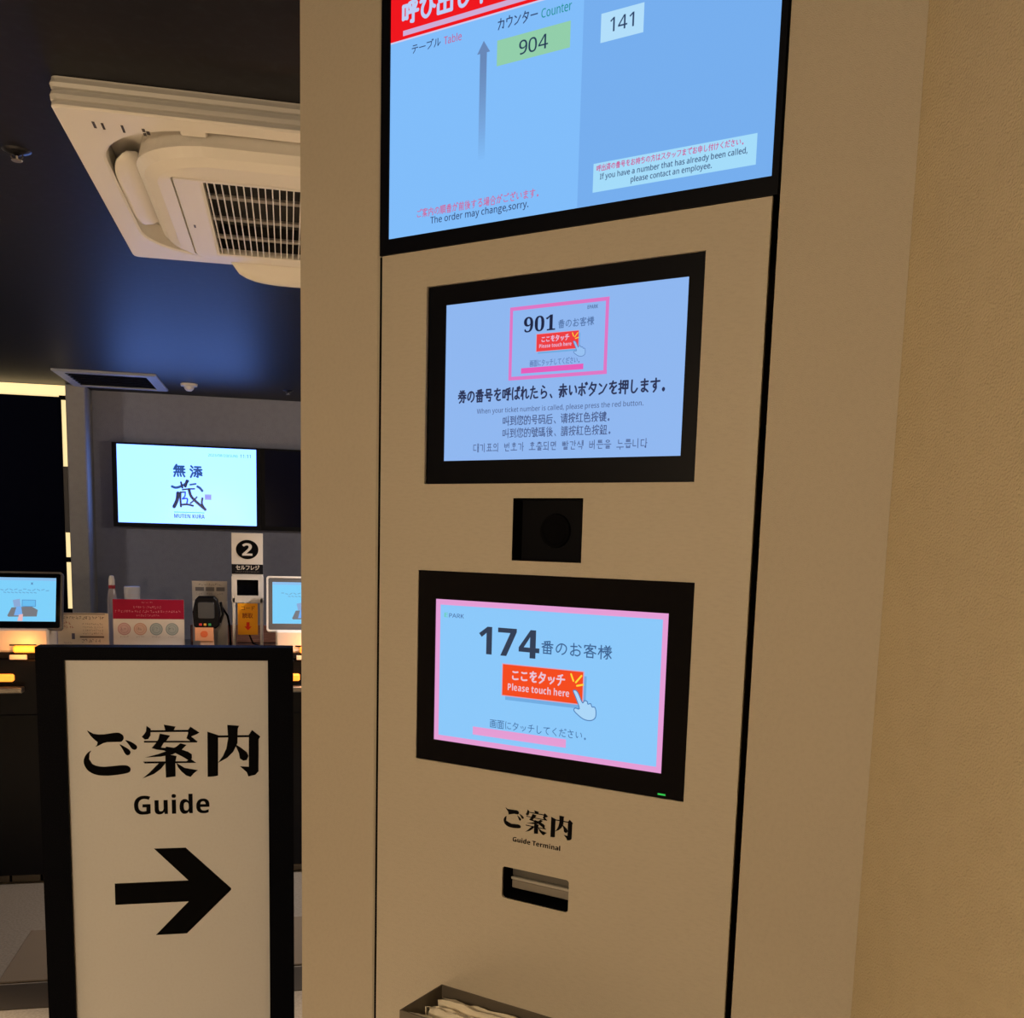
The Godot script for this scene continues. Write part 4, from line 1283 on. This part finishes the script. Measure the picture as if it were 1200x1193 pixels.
func televisions() -> void:
	var cv := Canvas.new(732, 419, 1.4, Color8(255, 250, 252))
	var ink := Color8(24, 36, 44)
	var ink2 := Color8(50, 78, 84)
	write(cv, "無", 290, 358, 97, 166, ink2, 14.0)
	write(cv, "添", 378, 446, 97, 168, ink2, 14.0)
	tv_line(cv, [188, 455, 225, 468, 270, 460, 330, 432, 360, 400], 20, ink2)
	tv_line(cv, [285, 412, 300, 470], 15, ink)
	tv_line(cv, [350, 398, 332, 455], 22, ink)
	tv_line(cv, [385, 440, 445, 432], 14, ink2)
	tv_line(cv, [465, 462, 492, 480, 515, 508], 20, ink2)
	tv_line(cv, [300, 492, 360, 486, 430, 485], 12, ink)
	tv_line(cv, [250, 528, 240, 600, 206, 672], 28, ink)
	tv_line(cv, [278, 520, 276, 600, 280, 672], 16, ink)
	tv_line(cv, [278, 520, 330, 518], 12, ink)
	tv_line(cv, [330, 520, 325, 560, 300, 590], 12, Color8(60, 92, 170))
	tv_line(cv, [298, 592, 350, 590, 345, 640], 12, Color8(50, 74, 140))
	tv_line(cv, [285, 655, 345, 652, 410, 668], 16, ink)
	tv_line(cv, [370, 490, 390, 560, 430, 608, 480, 655, 545, 712], 22, ink)
	tv_line(cv, [455, 575, 420, 612, 385, 640], 12, ink)
	tv_line(cv, [516, 590, 510, 650, 545, 710], 16, ink)
	cv.rect(454, 253, 489, 283, Color8(206, 170, 214))
	for k in 3:
		cv.rect(459 + k * 10, 258, 464 + k * 10, 278, Color8(196, 120, 180))
	cv.latin("MUTEN KURA", bold_font, 291, 452, 386, 21, ink2)
	cv.rect(291, 352, 452, 357, Color8(120, 200, 215))
	cv.latin("2023/08/20(SUN)", soft_font, 475, 632, 46, 14, Color8(96, 180, 198))
	cv.latin("11:11", soft_font, 646, 702, 47, 18, Color8(60, 130, 150))
	var t := tv_body("wall_television", "lit wall television with pale cyan picture and brush-written logo", -0.928)
	part("screen", picture(-0.364, 0.368, 0.0235, 0.442, -0.002), tinted(screen_mat(cv.img, 3.5), Color(0.42, 0.6, 1.0)), t).set_meta("label", "pale cyan lit screen")
	area(Vector3(0, 0.233, 0.006), Basis(Vector3.UP, PI), Vector2(0.73, 0.418), Color(0.46, 0.62, 1.0), 0.12, t)
	var o := tv_body("wall_television", "switched-off black wall television beside the lit one", -0.1495)
	part("screen", span(-0.364, 0.368, 0.0235, 0.442, -0.006, -0.002), mat(Color(0.03, 0.05, 0.16), 0.14, 0.0, 0.35), o).set_meta("label", "dark glossy screen")

# ------------------------------------------------------------------ blacked-out window
func window() -> void:
	var w := Node3D.new()
	w.name = "window_1"
	add_child(w)
	w.set_meta("kind", "structure")
	w.position = Vector3(-1.66, 1.0, -5.80)
	# daylight behind the glass
	part("pane", span(-0.53, 0.533, 0.005, 1.298, -0.07, -0.06), M.daylight, w).set_meta("label", "bright daylit glass")
	# dark covers that leave slits of glass along the upper and the right edge
	part("frame_cover", span(0.50, 0.534, 1.224, 1.242, -0.06, -0.012, 0.002), M.black_matte, w)
	part("frame_cover", span(0.507, 0.533, 0.537, 0.881, -0.06, -0.02, 0.004), mat(Color(0.34, 0.32, 0.30), 0.6), w)
	part("frame_cover", span(0.50, 0.534, 0.381, 0.407, -0.06, -0.015, 0.002), M.black_matte, w)
	part("frame_cover", span(0.50, 0.534, 0.0, 0.132, -0.06, -0.015, 0.002), M.black_matte, w)
	var b := thing("window_blind", "dark navy blind covering the window, daylight showing along its edges", "blind", Vector3(-1.66, 1.0, -5.80))
	part("cloth", span(-0.53, 0.5035, 0.002, 1.2365, -0.055, -0.035, 0.002), M.blind, b)

# ------------------------------------------------------------------ checkout counter with its machines
func counter() -> void:
	var t := thing("checkout_counter", "long black checkout counter before the back wall", "counter", Vector3(-0.4, 0, -4.95))
	part("body", span(-2.3, 2.9, 0.04, 1.0, -0.28, 0.29, 0.004), M.black_satin, t)
	part("worktop", span(-2.32, 2.92, 1.0, 1.03, -0.3, 0.31, 0.004), M.counter_top, t).set_meta("label", "glossy dark worktop")
	part("plinth", span(-2.28, 2.88, 0.0, 0.04, -0.26, 0.25), M.black_matte, t)
	for k in 16:
		part("kick_plate", span(-0.058, 0.058, 0.002, 0.036, 0.25, 0.262, 0.002), M.grey_metal, t, Vector3(-1.5 + k * 0.127, 0, 0))
	var up := part("upstand", span(-0.46, 0.9, 1.03, 1.115, -5.12, -5.09, 0.003), M.brown_wood, self)
	up.name = "wooden_upstand"
	tag(up, "low brown wooden board along the back of the counter", "board")
	register("dark framed self-checkout machine with blue touch screen beside the blacked-out window", -1.115, M.grey_plastic, M.black_gloss, 1)
	register("white framed self-checkout machine with blue touch screen beside the number two stand", 0.07, M.white_plastic, M.grey_plastic, 2)
	notices()
	scanner_stand()
	pin_pad()
	bottle_and_canister()

func register(label: String, x: float, rim: Material, bezel: Material, pic: int) -> void:
	var t := thing("self_checkout_machine", label, "checkout machine", Vector3(x, 1.03, -4.72), 0.0, "self-checkout machines on the counter")
	part("body", span(-0.125, 0.115, 0.0, 0.1, -0.14, 0.08, 0.008), M.white_plastic, t)
	part("slot", span(-0.04, 0.066, 0.028, 0.034, 0.078, 0.082), M.black_matte, t)
	var cs := part("coin_inlet", span(-0.02, 0.072, 0.002, 0.03, 0.078, 0.115, 0.006), M.orange_light, t)
	cs.set_meta("label", "orange lit coin inlet")
	part("receipt_slip", span(-0.035, 0.034, -0.028, -0.008, 0.1, 0.112, 0.002), M.white_plastic, t)
	part("lower_unit", span(-0.17, 0.17, -0.27, -0.03, 0.06, 0.1, 0.006), M.black_satin, t)
	var no := part("note_outlet", span(-0.13, -0.02, -0.121, -0.09, 0.095, 0.125, 0.006), M.orange_light, t)
	no.set_meta("label", "orange lit note outlet")
	part("coin_tray", span(-0.15, 0.018, -0.168, -0.143, 0.095, 0.15, 0.004), M.steel, t)
	var l := OmniLight3D.new()
	l.name = "inlet_light"
	l.light_color = Color8(255, 160, 80)
	l.light_energy = 0.02
	l.light_size = 0.02
	l.omni_range = 6.0
	l.omni_attenuation = 2.0
	l.shadow_enabled = true
	t.add_child(l)
	l.position = Vector3(0.02, 0.03, 0.17)
	# leaning screen
	var hd := Node3D.new()
	hd.name = "screen_head"
	t.add_child(hd)
	hd.position = Vector3(0, 0.095, 0.06)
	hd.rotation.x = deg_to_rad(-14.0)
	var w := 0.165
	var h := 0.252
	part("housing", ring(rrect(-w, w, 0, h, 0.012), rrect(-w + 0.008, w - 0.008, 0.008, h - 0.008, 0.008), -0.03, 0.0), rim, hd)
	part("glass", ring(rrect(-w + 0.008, w - 0.008, 0.008, h - 0.008, 0.008), rrect(-w + 0.026, w - 0.026, 0.036, h - 0.026, 0.001), -0.02, -0.002), bezel, hd)
	part("back_cover", span(-w + 0.01, w - 0.01, 0.01, h - 0.01, -0.045, -0.02, 0.01), rim, hd)
	var cv := Canvas.new(278, 190, 1.4, Color8(126, 208, 250))
	cv.rect(0, 0, 278, 12, Color8(140, 190, 236))
	cv.latin("x", bold_font, 176, 186, 30, 12, Color8(80, 110, 160))
	for k in 12:
		cv.line(PackedVector2Array([Vector2(40 + k * 18, 50 + (k % 3) * 3), Vector2(50 + k * 18, 50 + (k % 2) * 5)]), 4.0, Color8(110, 172, 215))
	for k in 9:
		cv.line(PackedVector2Array([Vector2(70 + k * 15, 64), Vector2(78 + k * 15, 66)]), 4.0, Color8(110, 172, 215))
	# drawing of a till on the screen
	cv.poly(PackedVector2Array([Vector2(86, 165), Vector2(102, 130), Vector2(180, 124), Vector2(206, 140), Vector2(202, 168), Vector2(90, 170)]), Color8(120, 122, 128))
	cv.poly(PackedVector2Array([Vector2(112, 164), Vector2(122, 124), Vector2(140, 124), Vector2(146, 164)]), Color8(120, 176, 240))
	cv.rect(142, 96, 198, 126, Color8(106, 190, 240))
	cv.border(142, 96, 198, 126, 3, Color8(90, 150, 205))
	cv.poly(PackedVector2Array([Vector2(106, 98), Vector2(134, 92), Vector2(138, 124), Vector2(112, 128)]), Color8(140, 170, 214))
	cv.poly(PackedVector2Array([Vector2(126, 188), Vector2(132, 160), Vector2(148, 158), Vector2(146, 188)]), Color8(232, 184, 190))
	part("screen", picture(-w + 0.026, w - 0.026, 0.036, h - 0.026, -0.004), screen_mat(cv.img, 1.0), hd).set_meta("label", "light blue touch screen picture")

func card(called: String, label: String, x0: float, x1: float, y1: float, z: float, m: Material, face: Material) -> void:
	# a card in a clear foot, leaning back a little
	var w := x1 - x0
	var h := y1 - 1.03
	var t := thing(called, label, "notice", Vector3((x0 + x1) / 2, 1.03, z))
	part("board", span(-w / 2, w / 2, 0.0, h, -0.006, 0.0), m, t)
	part("print", picture(-w / 2, w / 2, 0.0, h, 0.0008), face, t)
	part("foot", span(-w / 2, w / 2, 0.0, 0.004, -0.05, 0.03), M.white_plastic, t)

func notices() -> void:
	# crimson and white notice: four round pictures below a heading
	var cv := Canvas.new(303, 222, 1.8, Color8(232, 226, 220))
	cv.rect(0, 0, 303, 88, Color8(168, 22, 62))
	var pale := Color8(222, 150, 165)
	var rng := RandomNumberGenerator.new()
	rng.seed = 4
	scribble(cv, rng, 120, 175, 10, 7, pale)
	scribble(cv, rng, 84, 214, 30, 10, pale)
	scribble(cv, rng, 10, 292, 48, 11, pale)
	scribble(cv, rng, 98, 202, 68, 9, pale)
	var cols := [Color8(196, 150, 150), Color8(206, 160, 140), Color8(140, 156, 160), Color8(146, 160, 160)]
	for i in 4:
		var c := Vector2(46 + i * 68, 133)
		for rad in [26.0, 17.0]:
			var p := PackedVector2Array()
			for k in 25:
				p.append(c + Vector2(cos(TAU * k / 24), sin(TAU * k / 24)) * rad)
			if rad > 20.0:
				cv.poly(p, cols[i].lightened(0.35))
			cv.line(p, 3.5 if rad > 20.0 else 2.0, cols[i])
		scribble(cv, rng, c.x - 14, c.x + 14, c.y - 8, 12, cols[i].darkened(0.15))
		scribble(cv, rng, c.x - 18, c.x + 18, c.y + 32, 6, Color8(176, 166, 160))
	card("counter_notice", "crimson and white notice with four round pictures on the counter", -0.763, -0.460, 1.252, -4.80, M.white_plastic, print_mat(cv.img))
	# beige notice (its square code left blank)
	var cb := Canvas.new(227, 158, 1.8, Color8(222, 206, 186))
	var dk := Color8(112, 92, 84)
	cb.rect(8, 3, 212, 7, Color8(140, 124, 112))
	scribble(cb, rng, 10, 212, 14, 14, dk)
	scribble(cb, rng, 14, 66, 38, 12, Color8(170, 92, 84))
	scribble(cb, rng, 14, 80, 56, 12, Color8(170, 92, 84))
	for k in 4:
		scribble(cb, rng, 112, 204, 44 + k * 14, 9, Color8(140, 122, 112))
	cb.rect(98, 102, 206, 110, dk)
	scribble(cb, rng, 106, 200, 116, 14, dk)
	cb.rect(62, 90, 76, 116, Color8(92, 88, 110))
	scribble(cb, rng, 26, 70, 128, 8, Color8(160, 140, 128))
	card("counter_notice", "small beige notice with fine print beside the dark self-checkout screen", -0.996, -0.783, 1.188, -4.80, M.white_plastic, print_mat(cb.img))
	# pale leaflet behind the card reader
	var cp := Canvas.new(155, 90, 1.8, Color8(196, 190, 182))
	scribble(cp, rng, 30, 140, 10, 10, Color8(120, 116, 116))
	for k in 3:
		cp.rect(14 + k * 46, 28, 52 + k * 46, 46, Color8(122, 118, 118))
		scribble(cp, rng, 18 + k * 46, 50 + k * 46, 54, 9, Color8(130, 126, 124))
	var t := thing("leaflet", "pale printed leaflet standing behind the black card reader", "leaflet", Vector3(-0.3525, 1.03, -4.88))
	part("board", span(-0.0775, 0.0775, 0.0, 0.305, -0.004, 0.0), M.paper, t)
	part("print", picture(-0.0775, 0.0775, 0.215, 0.305, 0.0008), print_mat(cp.img), t)

# rows of writing too small to read
func scribble(cv: Canvas, rng: RandomNumberGenerator, x0: float, x1: float, y0: float, h: float, c: Color) -> void:
	var x := x0
	while x + h * 0.8 < x1:
		for s in 4:
			var a := Vector2(x + rng.randf() * h * 0.8, y0 + rng.randf() * h)
			var b := Vector2(x + rng.randf() * h * 0.8, a.y + rng.randf_range(-0.1, 0.1) * h) if s % 2 == 0 else Vector2(a.x, y0 + rng.randf() * h)
			cv.line(PackedVector2Array([a, b]), maxf(h * 0.13, 0.8), c)
		x += h * 1.02

func scanner_stand() -> void:
	var t := thing("scanner_stand", "white code scanner stand topped by a board with the number 2", "scanner", Vector3(-0.181, 1.03, -4.80))
	for s in [-1.0, 1.0]:
		part("leg", span(-0.007, 0.007, 0.0, 0.235, -0.05, 0.0, 0.002), M.white_plastic, t, Vector3(s * 0.0615, 0, 0))
	var hd := part("scanner_head", ring(rrect(-0.07, 0.07, 0.213, 0.337, 0.008), rrect(-0.047, 0.048, 0.245, 0.317, 0.003), -0.06, 0.0), M.white_plastic, t)
	part("window", span(-0.048, 0.049, 0.243, 0.319, -0.03, -0.012), M.black_gloss, hd).set_meta("label", "dark scanner window")
	part("back_cover", span(-0.068, 0.068, 0.215, 0.335, -0.07, -0.05, 0.006), M.white_plastic, t)
	# board with the number
	var st := st_new()
	add_box(st, Vector3(0, 0.4325, -0.01), Vector3(0.138, 0.191, 0.006), 0.001)
	part("board", done(st), M.white_plastic, t)
	var disc := PackedVector2Array()
	for k in 40:
		disc.append(Vector2(cos(TAU * k / 40) * 0.0495, 0.454 + sin(TAU * k / 40) * 0.0435))
	part("number_disc", prism(disc, -0.007, -0.0055), M.ink, t)
	part("number", letters("2", bold_font, -0.0225, 0.0225, 0.055, 0.0008), M.white_plastic, t, Vector3(0, 0.4265, -0.0055)).set_meta("label", "white number 2")
	var cv := Canvas.new(138, 44, 4.0, Color8(14, 14, 22))
	write(cv, "セルフレジ", 18, 124, 4, 26, Color8(236, 226, 214), 13.0)
	cv.latin("SELF CHECKOUT", soft_font, 16, 122, 37, 6, Color8(120, 112, 108))
	part("name_strip", span(-0.069, 0.069, 0.343, 0.387, -0.008, -0.006), M.ink, t)
	part("name_print", picture(-0.069, 0.069, 0.343, 0.387, -0.0055), print_mat(cv.img), t)
	# orange tag
	var co := Canvas.new(89, 144, 3.0, Color8(250, 172, 34))
	write(co, "コード", 14, 78, 12, 32, Color8(150, 70, 20), 11.0)
	write(co, "読取", 20, 68, 44, 68, Color8(140, 60, 20), 11.0)
	co.rect(38, 86, 52, 108, Color8(226, 50, 20))
	co.poly(PackedVector2Array([Vector2(29, 106), Vector2(61, 106), Vector2(45, 124)]), Color8(226, 50, 20))
	part("tag", span(-0.0445, 0.0445, 0.066, 0.21, -0.004, -0.001), mat(Color8(250, 172, 34), 0.5), t)
	part("tag_print", picture(-0.0445, 0.0445, 0.066, 0.21, -0.0003), print_mat(co.img), t).set_meta("label", "orange tag with a red arrow pointing down")
	part("cable", tube([Vector3(0.0, 0.22, -0.04), Vector3(-0.01, 0.1, -0.05), Vector3(0.02, 0.02, -0.06), Vector3(0.05, 0.005, -0.09)], 0.004), M.black_matte, t)

func pin_pad() -> void:
	var t := thing("card_reader", "black card reader on a stand with an orange slip beside the leaflet", "card reader", Vector3(-0.362, 1.03, -4.80))
	part("foot", span(-0.04, 0.04, 0.0, 0.008, -0.05, 0.03, 0.002), M.black_satin, t)
	part("post", span(-0.012, 0.012, 0.008, 0.12, -0.04, -0.02, 0.003), M.black_satin, t)
	var b := part("body", prism(PackedVector2Array([Vector2(-0.055, 0.105), Vector2(-0.04, 0.095), Vector2(0.04, 0.095), Vector2(0.056, 0.108), Vector2(0.06, 0.17), Vector2(0.048, 0.225), Vector2(0.034, 0.24), Vector2(-0.034, 0.24), Vector2(-0.048, 0.225), Vector2(-0.06, 0.17)]), -0.035, 0.02, 0.006), M.black_satin, t)
	part("display", prism(rrect(-0.036, 0.036, 0.14, 0.215, 0.008), 0.02, 0.024, 0.002), mat(Color(0.30, 0.31, 0.34), 0.25, 0.4), b)
	for k in 3:
		part("key", span(-0.006, 0.006, 0.108, 0.118, 0.02, 0.024, 0.001), mat([Color8(220, 60, 60), Color8(240, 180, 60), Color8(70, 180, 110)][k], 0.5), b, Vector3(-0.026 + k * 0.02, 0, 0))
	part("grip", tube([Vector3(0.058, 0.12, 0.0), Vector3(0.072, 0.16, 0.005), Vector3(0.062, 0.215, 0.0)], 0.006), M.black_satin, t)
	part("cable", tube([Vector3(0.06, 0.2, -0.02), Vector3(0.09, 0.15, -0.03), Vector3(0.098, 0.1, -0.05), Vector3(0.1, 0.01, -0.06)], 0.005), M.black_matte, t)
	part("slip", span(-0.05, 0.031, 0.04, 0.1, 0.022, 0.024), mat(Color8(252, 182, 140), 0.6), t).set_meta("label", "orange slip of paper")
	part("slip_mark", prism(rrect(-0.026, 0.006, 0.055, 0.085, 0.014), 0.0241, 0.0245), mat(Color8(246, 120, 70), 0.6), t)
	part("lower_slip", span(-0.028, 0.032, 0.0085, 0.042, 0.012, 0.02), mat(Color8(236, 196, 170), 0.6), t)

func bottle_and_canister() -> void:
	var b := thing("squeeze_bottle", "slim clear bottle with red collar behind the crimson notice", "bottle", Vector3(-0.79, 1.03, -4.96))
	part("body", lathe([Vector2(0.0, 0.0), Vector2(0.02, 0.0), Vector2(0.022, 0.01), Vector2(0.022, 0.2), Vector2(0.019, 0.235), Vector2(0.014, 0.258), Vector2(0.014, 0.262)], 24), mat(Color(0.66, 0.62, 0.62), 0.2), b)
	part("collar", lathe([Vector2(0.014, 0.26), Vector2(0.0145, 0.262), Vector2(0.0145, 0.274), Vector2(0.014, 0.276)], 24), mat(Color(0.62, 0.12, 0.2), 0.4), b)
	part("cap", lathe([Vector2(0.0135, 0.275), Vector2(0.0135, 0.3), Vector2(0.009, 0.318), Vector2(0.0, 0.32)], 24), M.white_plastic, b)
	var c := thing("white_canister", "plain white round canister behind the crimson notice", "canister", Vector3(-0.706, 1.03, -4.98))
	part("body", lathe([Vector2(0.0, 0.0), Vector2(0.034, 0.0), Vector2(0.035, 0.003), Vector2(0.035, 0.235), Vector2(0.0345, 0.238)], 28), M.paper, c)
	part("lid", lathe([Vector2(0.0345, 0.237), Vector2(0.036, 0.238), Vector2(0.036, 0.266), Vector2(0.033, 0.27), Vector2(0.0, 0.27)], 28), M.white_plastic, c)
